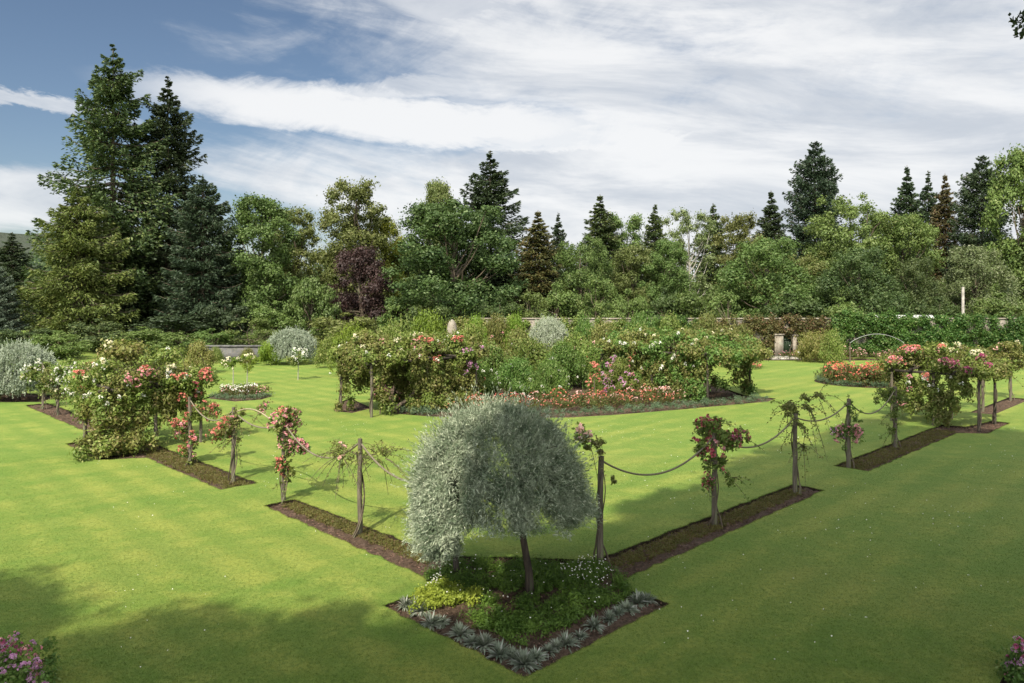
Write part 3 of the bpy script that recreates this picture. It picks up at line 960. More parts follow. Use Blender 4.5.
MIDDLE = [  # shrubs and roses between the pergolas and the wall
    (352, 330, 52, 24, 'rambler_bright', 'bright shrub rose at the back left of the central garden', [('white', 5, False)]),
    (395, 326, 54, 26, 'rambler', 'tall green shrub behind the left central pergola', [('cream', 6, False)]),
    (425, 318, 56, 24, 'rambler_bright', 'feathery bright shrub behind the left central pergola', [('cream', 5, False)]),
    (470, 330, 56, 26, 'rambler', 'broad green rose shrub below the stone pier', [('white', 6, False)]),
    (495, 320, 63, 16, 'rambler_olive', 'pink-flowered shrub against the wall', [('pink', 26, True)]),
    (475, 322, 62, 16, 'rambler_bright', 'yellowish shrub against the wall beside the pink-flowered one', None),
    (520, 334, 54, 24, 'rambler_olive', 'olive rose shrub left of the middle silver pear', [('white', 6, False)]),
    (515, 320, 63, 14, 'rambler_bright', 'lime shrub against the wall left of the middle silver pear', None),
    (586, 322, 62, 16, 'rambler_green', 'dark green shrub right of the middle silver pear', [('cream', 6, True)]),
    (575, 338, 52, 24, 'rambler', 'green rose shrub in front of the middle silver pear', [('blush', 8, False)]),
    (604, 328, 56, 22, 'rambler_olive', 'yellow and white flowering shrub rose in the central garden', [('blush', 16, True), ('cream', 8, False)]),
    (640, 332, 54, 26, 'rambler', 'pale-flowered shrub behind the right central pergola', [('white', 14, True), ('coral', 5, False)]),
    (640, 318, 63, 22, 'rambler_green', 'green climber against the wall left of the gate', None),
    (672, 320, 62, 22, 'rambler', 'tall shrub against the wall behind the right central pergola', [('blush', 6, False)]),
    (706, 320, 62, 22, 'rambler_olive', 'yellow-green shrub against the wall near the gate', None),
    (740, 330, 58, 22, 'rambler_olive', 'orange-pink rose shrub left of the gate', [('coral', 40, True)]),
    (560, 344, 62, 14, 'rambler', 'small green shrub below the middle silver pear', None),
    (812, 336, 63, 16, 'rambler_olive', 'pale wall shrub right of the gate', [('white', 5, True)]),
    (832, 334, 62, 14, 'rambler', 'low wall shrub left of the iron arch', None),
    (330, 340, 58, 16, 'rambler', 'green shrub right of the far silver pear', None),
    (268, 345, 60, 14, 'rambler_bright', 'bright low shrub left of the far silver pear', None),
    (200, 345, 54, 18, 'rambler_olive', 'pale olive shrub behind the left rose pergola', None),
    (216, 349, 62, 8, 'rambler', 'small bush before the left end of the low stone wall', None),
    (248, 350, 61, 9, 'rambler_olive', 'small bush before the right end of the low stone wall', None),
    (112, 350, 46, 22, 'rambler_olive', 'yellow-green shrub between white roses and the left pergola', [('white', 5, False)]),
]
for px, py, Y, hw, mt, lb, fl in MIDDLE:
    shrub_thing(px, py, Y, hw, mt, lb, 'shrub_rose' if fl else 'shrub', flowers=fl, group='shrubs of the central garden')

# massed ramblers on the near side of the central garden: leafy mounds
MASS = [
    (488, 348, 46.0, 28, 'rambler_green', 'dark green rambler mound left in the central mass', [('white', 11, False)]),
    (530, 344, 47.0, 30, 'rambler', 'middle rambler mound of the central mass', [('white', 15, False), ('cream', 6, False)]),
    (565, 348, 45.5, 26, 'rambler_green', 'rambler mound with white flowers right of the middle', [('white', 13, False)]),
    (595, 350, 47.5, 26, 'rambler', 'airy rambler mound left of the mauve rose', [('white', 13, False), ('coral', 5, False)]),
    (515, 362, 42.5, 26, 'rambler_green', 'deep green low rambler above the red rose bed', [('white', 10, False)]),
    (478, 364, 42.0, 22, 'rambler_green', 'leafy low rambler right of the left central pergola', [('coral', 5, False), ('white', 5, False)]),
    (548, 364, 42.0, 24, 'rambler_green', 'leafy low rambler in the middle above the red rose bed', [('white', 10, False)]),
    (622, 362, 43.0, 20, 'rambler', 'pink and mauve rose shrub above the red rose bed', [('mauve', 37, True), ('pink', 17, True)]),
    (595, 368, 41.5, 9, 'rambler', 'small red rose beside the mauve one', [('coral', 17, True)]),
    (445, 366, 41.5, 13, 'rambler_olive', 'pale mauve rose at the right end of the left central pergola', [('mauve', 27, True), ('white', 10, True)]),
]
for px, py, Y, hw, mt, lb, fl in MASS:
    shrub_thing(px, py, Y, hw, mt, lb, 'rambling_rose', 'rose', flowers=fl, group='ramblers massed in the central garden')

# ------------------------------------------------------------------ pergolas
def pergola(name, label, A, B, Hh, roof, seed, leafmat, olive, n_leaf, dark_posts, flower_sets, curtains, foot=None, L=.13, hood=.55):
    """A = corner (x, y), roof (la, axis_a, wb, axis_b): a timber frame carrying a climbing rose; local origin at the corner"""
    la, ua, wb, ub = roof
    ua, ub = np.asarray(ua), np.asarray(ub)

    def W(s, t, z):
        q = ua * s + ub * t
        return np.array([q[0], q[1], z])
    root = thing('pergola', label[0], 'pergola', (A[0], A[1], 0), 0, 'rose pergolas')
    npost = 3
    for i in range(npost):
        for t in (0, wb):
            mb = MB()
            s = la * i / (npost - 1)
            p = W(s, t, 0)
            tube(mb, [p + (0, 0, -.12), p + (.01, .01, Hh * .5), p + (0, 0, Hh)], [.065, .06, .055], 8)
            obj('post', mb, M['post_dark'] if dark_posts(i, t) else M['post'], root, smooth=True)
    for t in (0, wb):
        mb = MB()
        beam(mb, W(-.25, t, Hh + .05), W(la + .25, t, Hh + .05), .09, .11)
        obj('long_beam', mb, M['post_dark'], root)
    for i in range(npost * 2 - 1):
        mb = MB()
        s = la * i / (npost * 2 - 2)
        beam(mb, W(s, -.3, Hh + .16), W(s, wb + .3, Hh + .16), .07, .09)
        obj('cross_beam', mb, M['post_dark'], root)
    for i in (0, npost - 1):
        for t, sg in ((0, 1), (wb, -1)):
            mb = MB()
            s = la * i / (npost - 1)
            beam(mb, W(s, t, Hh - .5), W(s, t + sg * .45, Hh + .03), .05, .06)
            obj('brace', mb, M['post_dark'], root)
    # the rose
    rose = thing('climbing_rose', label[1], 'rose', (A[0], A[1], 0), 0, 'roses on the pergolas')
    k = int((26 if la < 5 else 44) * la * wb / 7)
    s, t = rng.uniform(-.35, la + .35, k), rng.uniform(-.4, wb + .4, k)
    e = np.clip(np.minimum.reduce([s + .35, la + .35 - s, t + .4, wb + .4 - t]) / .8, .15, 1)
    z = Hh + .12 + hood * e * rng.uniform(.1, 1.0, k)
    C = np.array([W(a_, b_, c_) for a_, b_, c_ in zip(s, t, z)])
    rc = rng.uniform(.30, .58, k)
    Cc, Rc = [C], [np.stack([rc, rc, rc * .7], 1)]
    for (s0, s1, t0, t1, z0, dens) in curtains:
        n = dens
        q = rng.uniform(0, 1, n)
        zz = rng.uniform(z0, Hh, n)
        c = np.array([W(s0 + (s1 - s0) * a_, t0 + (t1 - t0) * a_, b_) for a_, b_ in zip(q, zz)])
        c[:, :2] += rng.normal(size=(n, 2)) * .1
        r = rng.uniform(.18, .36, n) * (1.25 if la > 5 and z0 < .4 else 1)
        Cc.append(c)
        Rc.append(np.stack([r * .8, r * .8, r * 1.2], 1))
    if foot:
        for (s_, t_, r_, n) in foot:
            c = np.array([W(s_, t_, 0)] * n) + rng.normal(size=(n, 3)) * np.array([r_, r_, .3]) * .6
            c[:, 2] = np.abs(c[:, 2]) + .15
            r = rng.uniform(.2, .38, n)
            Cc.append(c)
            Rc.append(np.stack([r, r, r], 1))
    C, R = np.concatenate(Cc), np.concatenate(Rc)
    vol = R[:, 0] ** 2
    cnt = np.maximum(12, (n_leaf * vol / vol.sum()).astype(int))
    pick = rng.uniform(size=len(C)) < olive
    for nm, sel, mt in (('foliage', ~pick, leafmat[0]), ('young_foliage', pick, leafmat[1])):
        if sel.any():
            mb = MB()
            clumps(mb, C[sel], R[sel], cnt[sel], L, .55, fill=.5, droop=.25, rnd=.7, jitter=1.8)
            obj(nm, mb, M[mt], rose)
    # wands that arch out of the top
    mb = MB()
    for _ in range(int(26 * la)):
        a_, b_ = rng.uniform(-.3, la + .3), rng.uniform(-.4, wb + .4)
        p0 = W(a_, b_, Hh + .3 * hood)
        d = unit(np.append(rng.normal(size=2) * .8, 1.0))
        ln = rng.uniform(.4, .9) * (1 + hood * .6)
        sv = np.linspace(0, 1, 6)[:, None]
        pts = p0 + d * ln * sv + np.array([0, 0, -.35]) * ln * sv ** 2
        tube(mb, pts, np.linspace(.012, .004, 6), 3, 1, cap=False)
        u = rng.uniform(.25, 1, 10)
        c = np.column_stack([np.interp(u, sv[:, 0], pts[:, q]) for q in range(3)]) + rng.normal(size=(10, 3)) * .04
        leaf(mb, c, d + rng.normal(size=(10, 3)), L * .95, L * .45, 0)
    obj('shoots', mb, [M[leafmat[1]], M['bark']], rose)
    for i in range(npost):
        for t in (0, wb):
            if rng.uniform() < .8:
                mb = MB()
                sx = la * i / (npost - 1)
                ph = rng.uniform(0, 6)
                zz = np.linspace(0, Hh, 9)
                tube(mb, np.array([W(sx, t, z_) for z_ in zz]) + np.column_stack([.09 * np.cos(zz * 3 + ph), .09 * np.sin(zz * 3 + ph), 0 * zz]),
                     np.linspace(.025, .012, 9), 5, cap=False)
                obj('stem', mb, M['bark'], rose)
    for (col, n, s0, s1, t0, t1, z0, z1, big) in flower_sets:
        pts = []
        for _ in range(n):
            q = W(rng.uniform(s0, s1), rng.uniform(t0, t1), rng.uniform(z0, z1))
            dv = unit(np.array([rng.normal() * .25, -.75, .45 if q[2] > Hh else .1]))
            q = C[((C - q) ** 2).sum(1).argmin()] + rng.normal(size=3) * .05
            for _ in range(24):                                   # out to the surface of the foliage
                if (((q - C) / (R * .95)) ** 2).sum(1).min() > 1:
                    break
                q = q + dv * .07
            pts.append(q)
        put_flowers(rose, pts, col, big)
    return root


# the one across the right-hand row: axis b from its dark outer end
pergola('right', ('timber pergola with dark end posts across the right row of posts',
                  'pink and magenta climbing rose over the right-hand pergola with dark posts'), AB(27.8, .95), None, 2.2,
        (3.4, EB, 2.5, EA), 1, ('rambler', 'rambler_olive'), .4, 44000, lambda i, t: i == 0,
        [('coral', 26, 1.6, 3.8, -.7, 1.2, 2.5, 3.1, True), ('pink', 22, 1.8, 3.9, -.6, 1.8, 2.3, 3.0, True), ('magenta', 26, .2, 1.6, -.5, .9, 2.45, 2.95, True),
         ('cream', 16, .2, 3.4, 1.4, 3.0, 2.7, 3.3, True), ('pink', 7, 3.2, 3.8, -.8, -.2, .6, 1.4, True), ('white', 10, .6, 3.4, -.5, .3, 1.4, 2.3, False)],
        [(1.3, 3.5, 0, 0, .5, 22), (1.2, 3.6, 2.5, 2.5, .4, 22), (3.4, 3.4, 0, 2.5, .8, 16), (.4, 1.2, 0, 0, 1.5, 8), (.9, 1.9, 0, 0, .1, 16)], L=.12, hood=.95)

# the one across the left-hand row: axis a from its outer end
pergola('left', ('timber pergola smothered in roses across the left row of posts',
                 'mixed pink, red and white climbing rose burying the left-hand pergola'), AB(.55, 21.05), None, 2.2,
        (3.3, EA, 2.5, EB), 2, ('rambler_olive', 'rambler'), .5, 52000, lambda i, t: False,
        [('pink', 17, 1.0, 1.7, -.75, -.1, 2.65, 3.15, True), ('coral', 7, 1.1, 1.8, -.7, -.2, 2.7, 3.1, True), ('coral', 20, 2.5, 3.8, -.75, -.2, 1.8, 3.0, True),
         ('red', 8, 2.9, 3.8, -.8, -.3, 1.6, 2.7, True), ('white', 26, -.5, 3.5, -.8, 1.5, 1.6, 3.4, False), ('cream', 12, -.5, 3.5, -.4, 2.7, 2.4, 3.5, True),
         ('coral', 8, -.3, .6, 1.5, 2.7, 2.2, 2.9, True)],
        [(-.1, 1.3, 0, 0, .2, 46), (-.1, -.1, 0, .6, .2, 14), (1.9, 3.4, -.1, -.1, 1.1, 34), (0, 3.3, 2.5, 2.5, .3, 46), (-.1, -.1, 1.6, 2.6, 1.2, 10), (3.3, 3.3, 0, 2.5, 1.2, 22), (1.2, 2.0, 0, 0, 1.4, 12)],
        foot=[(.1, -.2, .7, 20), (.8, -.2, .5, 12)], L=.125, hood=1.35)

# the two that lead into the central garden
pergola('central left', ('timber pergola with dark tunnel on the left of the central garden',
                         'olive and pink climbing rose over the left central pergola'), AB(11.8, 21.4), None, 2.4,
        (6.4, EA, 2.6, EB), 3, ('rambler_olive', 'rambler'), .4, 95000, lambda i, t: False,
        [('coral', 26, 3.6, 5.2, -.7, -.1, 2.9, 3.4, True), ('pink', 10, 1.5, 3.5, -.6, .5, 2.9, 3.5, False), ('white', 22, -.4, 6.4, -.7, 2.4, 2.4, 3.6, False),
         ('mauve', 12, 5.4, 6.6, -.7, -.1, 1.6, 2.8, True), ('cream', 12, 0, 5, .3, 2.8, 2.8, 3.7, True)],
        [(2.3, 6.4, 0, 0, .7, 85), (0, 6.4, 2.6, 2.6, .2, 70), (0, 0, 1.9, 2.6, .5, 6), (6.4, 6.4, 0, 2.6, .2, 30), (.3, .9, 0, 0, .2, 8), (3.4, 3.4, 0, 2.6, .1, 60), (-.1, -.1, .3, 2.3, 2.0, 14)], L=.15, hood=1.0, foot=[(2.6, -.1, .45, 14), (4.0, -.1, .5, 14), (5.4, -.1, .5, 14)])  # includes a leaf curtain added across the tunnel to darken its inside
pergola('central right', ('timber pergola with dark tunnel mouth on the right of the central garden',
                          'green and olive climbing rose over the right central pergola'), AB(27.1, 13.2), None, 2.4,
        (7.0, EB, 4.5, EA), 4, ('rambler_olive', 'rambler_green'), .45, 125000, lambda i, t: True,
        [('white', 26, 1, 7, -.8, .3, 1.2, 3.2, False), ('cream', 14, 0, 6, 0, 3.4, 2.6, 3.4, False), ('mauve', 8, 6.2, 7.2, -.8, -.2, 1.2, 2.2, True),
         ('coral', 4, 3, 6, -.7, -.2, 1.2, 2.2, False)],
        [(.2, 7, 0, 0, .2, 120), (0, 7, 4.5, 4.5, .1, 130), (3.8, 3.8, .1, 4.5, .1, 90), (0, .5, 4.5, 4.6, .1, 16), (7, 7, 0, 4.5, .2, 36),  # inner cross curtains of leaf added to keep the tunnel mouth dark
         (4.6, 4.6, 0, 4.5, .1, 70), (-.2, -.2, -.2, 4.7, 2.25, 34), (-.6, -.6, -.2, 4.8, 2.3, 34), (-1.05, -1.05, -.1, 4.9, 2.35, 34), (.0, .5, 0, -.1, .5, 12)], L=.15, hood=.9)  # forward overhang of leaves added to throw shade into the mouth

# ------------------------------------------------------------------ the two rows of posts, their ropes and their roses
POSTH = 2.22


def post(p, label, h=POSTH, r=.064, name='wooden_post', group='rope posts along the beds'):
    mb = MB()
    zz = np.linspace(-.12, h, 7)
    jit = rng.normal(size=(7, 2)) * .008
    tube(mb, np.column_stack([jit[:, 0], jit[:, 1], zz]), r * np.linspace(1.1, .92, 7) * rng.uniform(.96, 1.04, 7), 10)
    o = obj(name, mb, M['post'], None, (p[0], p[1], 0))
    return tag(o, label, 'post', group)


def rope(p, q, sag, label, z0=POSTH - .12, z1=POSTH - .12, r=.022, mat='rope'):
    p3, q3 = np.array([p[0], p[1], z0]), np.array([q[0], q[1], z1])
    u = unit(q3 - p3) * .07
    p3, q3 = p3 + u, q3 - u
    t = np.linspace(0, 1, 26)
    pts = p3 + (q3 - p3) * t[:, None]
    pts[:, 2] -= sag * (1 - (2 * t - 1) ** 2)
    mb = MB()
    tube(mb, pts - (p3 + q3) / 2 * np.array([1, 1, 0]), r, 6)
    c = (p3 + q3) / 2
    return tag(obj('rope_swag', mb, M[mat], None, (c[0], c[1], 0), True), label, 'rope', 'ropes slung between the posts')


R_ = [AB(4.56, 2.25), AB(8.65, 1.98), AB(12.97, 1.93), AB(17.2, 2.09), AB(21.8, 2.2), AB(34.0, 2.3), AB(39.7, 2.35)]
L_ = [AB(2.0, 3.9), AB(2.04, 7.43), AB(2.14, 11.31), AB(2.1, 14.34), AB(2.08, 17.58), AB(1.95, 29.4), AB(1.85, 32.6), AB(1.85, 35.3)]
for p, lb in zip(R_, ['bare post just right of the big silver pear', 'post carrying the deep red rose', 'post with a green mop of shoots at the end of the near right bed',
                      'post with a pink cluster low down at the start of the second right bed', 'leafy post just before the right-hand pergola',
                      'post beyond the right-hand pergola', 'farthest post of the right row at the picture edge']):
    post(p, lb)
for p, lb in zip(L_, ['post half hidden under the left of the big silver pear', 'bare-topped post with thin sparse shoots in the near left bed',
                      'post wrapped in the tall pink rose column', 'slim post with olive shoots between two pink roses', 'post under the cascading pink rose beside the left pergola',
                      'post left of the left-hand pergola, nearest to it', 'middle post among the white roses at far left', 'farthest post at the left edge by the white roses']):
    o = post(p, lb, r=.056)
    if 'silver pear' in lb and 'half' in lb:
        set_mat(o, M['post_dark'])  # darker timber colour stands in for the shade under the pear
for (i, j, s, lb) in [(0, 1, .55, 'rope from the bare post by the pear to the red rose'), (1, 2, .50, 'rope from the red rose to the post with a green mop'),
                      (2, 3, .30, 'rope across the gap between the two right beds'), (3, 4, .60, 'rope sagging towards the leafy post'),
                      (5, 6, .4, 'rope between the two far right posts')]:
    rope(R_[i], R_[j], s, lb)
for (i, j, s, lb) in [(0, 1, .55, 'rope from the sparse post down towards the silver pear'), (1, 2, .6, 'rope from the pink column to the sparse post'),
                      (2, 3, .28, 'rope across the gap left of the pink column'), (3, 4, .45, 'rope between the slim olive post and the cascading rose'),
                      (5, 6, .4, 'rope beside the left-hand pergola among white roses'), (6, 7, .4, 'farthest rope on the left among white roses')]:
    rope(L_[i], L_[j], s, lb)


def post_rose(p, label, C, R, n, mat, L=.085, flowers=(), shoots=0, stemz=1.9, young=None, droop=.3, reach=.9):
    """a rose trained on a post: twisted stem, clumps of leaf, clusters of flower, loose shoots"""
    root = thing('climbing_rose', label, 'rose', (p[0], p[1], 0), 0, 'roses trained on the posts')
    for ph in rng.uniform(0, 6, 2):
        mb = MB()
        zz = np.linspace(-.06, stemz, 11)
        rr = np.interp(zz, [0, .3, stemz], [.2, .10, .10])
        tube(mb, np.column_stack([rr * np.cos(zz * 2.6 + ph), rr * np.sin(zz * 2.6 + ph), zz]), np.linspace(.02, .01, 11), 5, cap=False)
        obj('stem', mb, M['bark'], root, smooth=True)
    C, R = np.asarray(C, float), np.asarray(R, float)
    cnt = np.maximum(8, (n * R ** 2 / (R ** 2).sum()).astype(int))
    mb = MB()
    sub = []
    subr = []
    for c, r in zip(C, R):
        k = max(3, int(9 * r / .3))
        sub.append(c + sphere_dirs(k, .1) * r * rng.uniform(.3, .95, (k, 1)))
        subr.append(r * rng.uniform(.25, .5, k))
    sub, subr = np.concatenate(sub), np.concatenate(subr)
    cnt = np.maximum(6, (n * subr ** 2 / (subr ** 2).sum()).astype(int))
    clumps(mb, sub, subr, cnt, L, .58, fill=.5, droop=droop, rnd=.7, jitter=2.0)
    for _ in range(shoots):
        i = rng.integers(len(C))
        d = sphere_dirs(1, .35)[0]
        ln = rng.uniform(.35, reach)
        sv = np.linspace(0, 1, 7)[:, None]
        pts = C[i] + d * R[i] * .4 + d * ln * sv + np.array([0, 0, -.5]) * ln * sv ** 2
        tube(mb, pts, np.linspace(.009, .004, 7), 3, 1, cap=False)
        u = rng.uniform(.2, 1.0, 16)
        c = np.column_stack([np.interp(u, sv[:, 0], pts[:, q]) for q in range(3)]) + rng.normal(size=(16, 3)) * .035
        leaf(mb, c, d + rng.normal(size=(16, 3)), L * .9, L * .45, 0)
    obj('foliage', mb, [M[mat], M['bark']], root)
    for col, n_, big, which in flowers:
        for _ in range(n_):
            i = which[random.randrange(len(which))]
            d = sphere_dirs(1, .15)[0]
            put_flowers(root, [C[i] + d * R[i] * rng.uniform(.45, 1.1)], col, big, .6, 1.3)
    return root


def w3(p, px, py):
    """a point level with post p seen at (px, py): local offset"""
    Y = p[1]
    return ((px - 512) / F * Y - p[0], 0.0, H + (HOR - py) / F * Y)


def at(p, pts):
    out = []
    for (px, py) in pts:
        v = w3(p, px, py)
        out.append((v[0], rng.normal() * .10, v[2]))
    return out


p = R_[1]
post_rose(p, 'deep red climbing rose on its post in the near right bed', at(p, [(708, 430), (722, 440), (735, 438), (702, 448), (715, 462), (728, 478), (708, 480), (718, 425)]),
          [.28, .30, .22, .24, .30, .22, .18, .22], 2600, 'rambler', flowers=[('red', 30, True, [0, 1, 2, 3, 7, 3, 0]), ('red', 7, False, [4, 6]), ('pink', 4, True, [1]), ('magenta', 6, False, [3, 6, 2])], shoots=24, reach=.6)
p = R_[0]
post_rose(p, 'pale pink rose on the bare post by the pear, trailing along its rope', at(p, [(582, 437), (600, 449), (590, 445), (614, 480)]), [.18, .17, .15, .13], 1000, 'rambler_olive',
          flowers=[('blush', 9, False, [0])], shoots=6, L=.07, reach=.5)
p = R_[2]
post_rose(p, 'green mop of rose shoots without flowers at the end of the near right bed', at(p, [(790, 410), (806, 404), (818, 397), (797, 424), (801, 445)]),
          [.30, .26, .18, .2, .14], 1600, 'rambler_olive', shoots=40, reach=1.1, droop=.6)
p = R_[3]
post_rose(p, 'leafy rose with one low pink cluster at the start of the second right bed', at(p, [(851, 408), (857, 418), (843, 433), (854, 432), (848, 450)]),
          [.22, .2, .26, .22, .15], 1400, 'rambler_green', flowers=[('pink', 15, True, [2, 2, 3]), ('mauve', 5, True, [2])], shoots=16, reach=.6)
p = R_[4]
post_rose(p, 'shaggy green rose just before the right-hand pergola', at(p, [(884, 398), (893, 394), (892, 412), (900, 400), (892, 430)]), [.34, .3, .28, .28, .22], 2200, 'rambler',
          shoots=26, reach=.7)
p = R_[5]
post_rose(p, 'cream climbing rose on the post beyond the right-hand pergola', at(p, [(962, 352), (975, 356), (965, 372), (985, 360)]), [.5, .5, .4, .5], 3600, 'rambler_olive',
          flowers=[('cream', 12, True, [0, 1, 3])], shoots=20, L=.11)
p = R_[6]
post_rose(p, 'pale green rambler on the farthest right post', at(p, [(1010, 352), (1018, 362), (1008, 375), (1000, 350)]), [.6, .5, .4, .5], 4200, 'rambler_olive',
          flowers=[('cream', 8, True, [0, 1]), ('blush', 5, True, [0, 3])], shoots=20, L=.12)
p = L_[1]
post_rose(p, 'thin sparse rose shoots on the bare-topped post', at(p, [(342, 455), (360, 458), (380, 458)]), [.36, .26, .34], 900, 'rambler_olive', flowers=[('blush', 2, False, [0])],
          shoots=46, L=.06, reach=.9)
p = L_[2]
post_rose(p, 'tall pink rose column in the near left bed', at(p, [(287, 415), (292, 420), (280, 424), (285, 440), (290, 450), (283, 462), (290, 470), (286, 482), (300, 445)]),
          [.26, .24, .24, .26, .24, .22, .2, .16, .16], 2400, 'rambler', flowers=[('pink', 36, True, [0, 1, 2, 0, 1, 3, 8]), ('coral', 14, True, [5, 6, 0]), ('pink', 10, False, [4, 3])], shoots=14, reach=.5)
p = L_[3]
post_rose(p, 'olive rose with faded pink flowers on the slim post', at(p, [(236, 420), (228, 428), (242, 414), (217, 434), (234, 440), (262, 410)]), [.3, .28, .22, .22, .2, .18], 1600, 'rambler_olive',
          flowers=[('coral', 12, True, [3, 1]), ('pink', 7, False, [5, 0])], shoots=24, reach=.8)
p = L_[4]
post_rose(p, 'pink cascading rose beside the left-hand pergola', at(p, [(205, 408), (190, 416), (180, 428), (190, 440), (186, 450), (212, 412), (192, 462)]), [.3, .3, .28, .26, .22, .22, .2], 2300, 'rambler',
          flowers=[('coral', 20, True, [2, 3, 4, 1]), ('pink', 18, True, [3, 4, 2]), ('coral', 9, True, [5, 0])], shoots=14, reach=.5)
p = L_[5]
post_rose(p, 'big white rose left of the left-hand pergola', at(p, [(68, 370), (75, 376), (60, 374), (70, 388), (74, 400)]), [.55, .45, .4, .4, .3], 3600, 'rambler',
          flowers=[('white', 44, True, [0, 1, 2, 0]), ('white', 8, False, [3])], shoots=12, L=.11)
p = L_[6]
post_rose(p, 'green rose with few flowers on the middle far left post', at(p, [(56, 380), (58, 395), (54, 372)]), [.5, .4, .35], 2600, 'rambler_olive', flowers=[('cream', 8, True, [0, 1])], shoots=10, L=.11)
p = L_[7]
post_rose(p, 'white rose in front of the left silver pear', at(p, [(38, 372), (46, 378), (30, 375), (42, 390)]), [.55, .5, .45, .4], 3400, 'rambler', flowers=[('white', 24, True, [0, 1, 2]), ('cream', 10, True, [2, 1])],
          shoots=10, L=.11)

# pale canes tied between roses
rope(L_[3] + EB * -.1, L_[2], -.32, 'pale bent cane arching from the olive post to the pink column', 2.1, 1.8, .022, 'rope_pale')

# ------------------------------------------------------------------ weeping silver pears
def pear_crown(R, zc, top, low, n_strand, per, L, Wd, fn_low, NT_=230, under=-.55):
    """strands start on an upper dome and hang outward; fn_low(theta) = height of the hem"""
    mb = MB()
    C, D = [], []
    # the crown is built of tufts with gaps between them
    t_th, t_ph = rng.uniform(0, 2 * np.pi, NT_), np.arccos(rng.uniform(under, 1.0, NT_))
    t_r, t_h = rng.uniform(.74, 1.06, NT_), rng.normal(size=NT_) * .13
    for i in range(n_strand):
        q = rng.integers(NT_)
        ph = abs(t_ph[q] + rng.normal() * .075)
        th = t_th[q] + rng.normal() * .075 / max(.25, math.sin(ph))
        rr = t_r[q] * rng.uniform(.74, 1.0) ** .5 * (1 + .05 * math.sin(3 * th + 1) * math.sin(ph))
        p0 = np.array([math.cos(th) * math.sin(ph) * R, math.sin(th) * math.sin(ph) * R, zc + (top - zc) * math.cos(ph)]) * np.array([rr, rr, 1])
        p0[2] = zc + (p0[2] - zc) * (.80 + .2 * rr)
        hem = fn_low(th) + t_h[q] + rng.normal() * .04
        if p0[2] < hem:
            continue
        ln = min(rng.uniform(.2, .8), max(.08, p0[2] - hem))
        out = np.array([math.cos(th), math.sin(th), 0]) * math.sin(ph) + np.array([0, 0, .75 * math.cos(ph) ** 2])
        s = np.sort(rng.uniform(0, 1, per))
        pts = p0 + out * (.32 * s[:, None]) * .8 + np.array([0, 0, -1.0]) * (s ** 1.7 * ln * (.25 + .75 * math.sin(ph)))[:, None]
        pts += rng.normal(size=(per, 3)) * .035
        C.append(pts)
        D.append(out * .8 + np.array([0, 0, -.3]) + rng.normal(size=(per, 3)) * .65)
    C, D = np.concatenate(C), np.concatenate(D)
    ll = L * rng.uniform(.6, 1.3, len(C))
    leaf(mb, C, D, ll, ll * Wd)
    # fine shoots standing out of the dome
    n = int(n_strand * .22)
    d = sphere_dirs(n, .7)
    d[:, 2] = np.abs(d[:, 2]) * .9 + .05
    d = unit(d)
    for dv in d:
        p0 = np.array([dv[0] * R, dv[1] * R, zc + dv[2] * (top - zc)])
        ln = rng.uniform(.10, .26) * (1 + .9 * (rng.uniform() < .25))
        s = rng.uniform(0, 1, 8)[:, None]
        leaf(mb, p0 + (dv + np.array([0, 0, .25])) * ln * s + rng.normal(size=(8, 3)) * .012, dv + np.array([0, 0, .3]) + rng.normal(size=(8, 3)) * .35, L * .9, L * Wd)
    return mb.mesh('crown', [M['pear']])


def hem_main(th):
    # lower on the left (towards -x) than on the right
    x, y = math.cos(th), math.sin(th)
    f = min(1, max(0, (x + .62) / .4))
    return .88 + .48 * f + .38 * max(0, -y) * (.6 + .4 * f) + .07 * math.sin(5 * th)


pr = g(530, 590)
root = thing('silver_pear_tree', 'big weeping silver pear with leaning dark trunk in the corner bed', 'tree', (pr[0], pr[1], 0), 0, 'weeping silver pears')
crown = link('crown', pear_crown(1.60, 1.85, 3.45, .6, 8000, 36, .08, .16, hem_main, 300), root, (-.62, 0, 0))
mb = MB()
tube(mb, [(0, 0, -.15), (-.02, 0, .35), (-.10, .02, .8), (-.17, .03, 1.2), (-.16, .02, 1.6), (-.3, 0, 2.3)], [.095, .075, .068, .064, .058, .04], 10)
for i in range(30):
    th = rng.uniform(0, 6.28)
    e = np.array([-.62 + 1.35 * math.cos(th), 1.35 * math.sin(th), rng.uniform(1.5, 2.9)])
    tube(mb, limb_path((-.17, .02, rng.uniform(1.2, 2.1)), e, .3, 7), np.linspace(.035, .006, 7), 5, cap=False)
obj('trunk', mb, M['bark_dark'], root, smooth=True)

small = pear_crown(2.3, 1.5, 3.0, .3, 2600, 26, .15, .28, lambda th: .40 + .12 * math.sin(4 * th), 800)


def small_pear(px, py_base, py_top, hw, label, base=0.0):
    Y = F * (H - base) / (py_base - HOR)
    top = H + (HOR - py_top) / F * Y - base
    rad = hw / F * Y
    root = thing('silver_pear_tree', label, 'tree', ((px - 512) / F * Y, Y, base), rng.uniform(0, 6), 'weeping silver pears')
    set_mat(link('crown', small, root, scale=(rad / 2.35, rad / 2.35, top / 3.05)), M['pear_pale'])
    mb = MB()
    tube(mb, [(0, 0, -.1), (.05, 0, .7), (0, .05, top * .6)], [.09, .075, .04], 8)
    for i in range(10):
        th = rng.uniform(0, 6.28)
        tube(mb, limb_path((0, 0, top * .35), (rad * .7 * math.cos(th), rad * .7 * math.sin(th), top * .7), .2, 5), np.linspace(.04, .01, 5), 5, cap=False)
    obj('trunk', mb, M['bark_dark'], root, smooth=True)


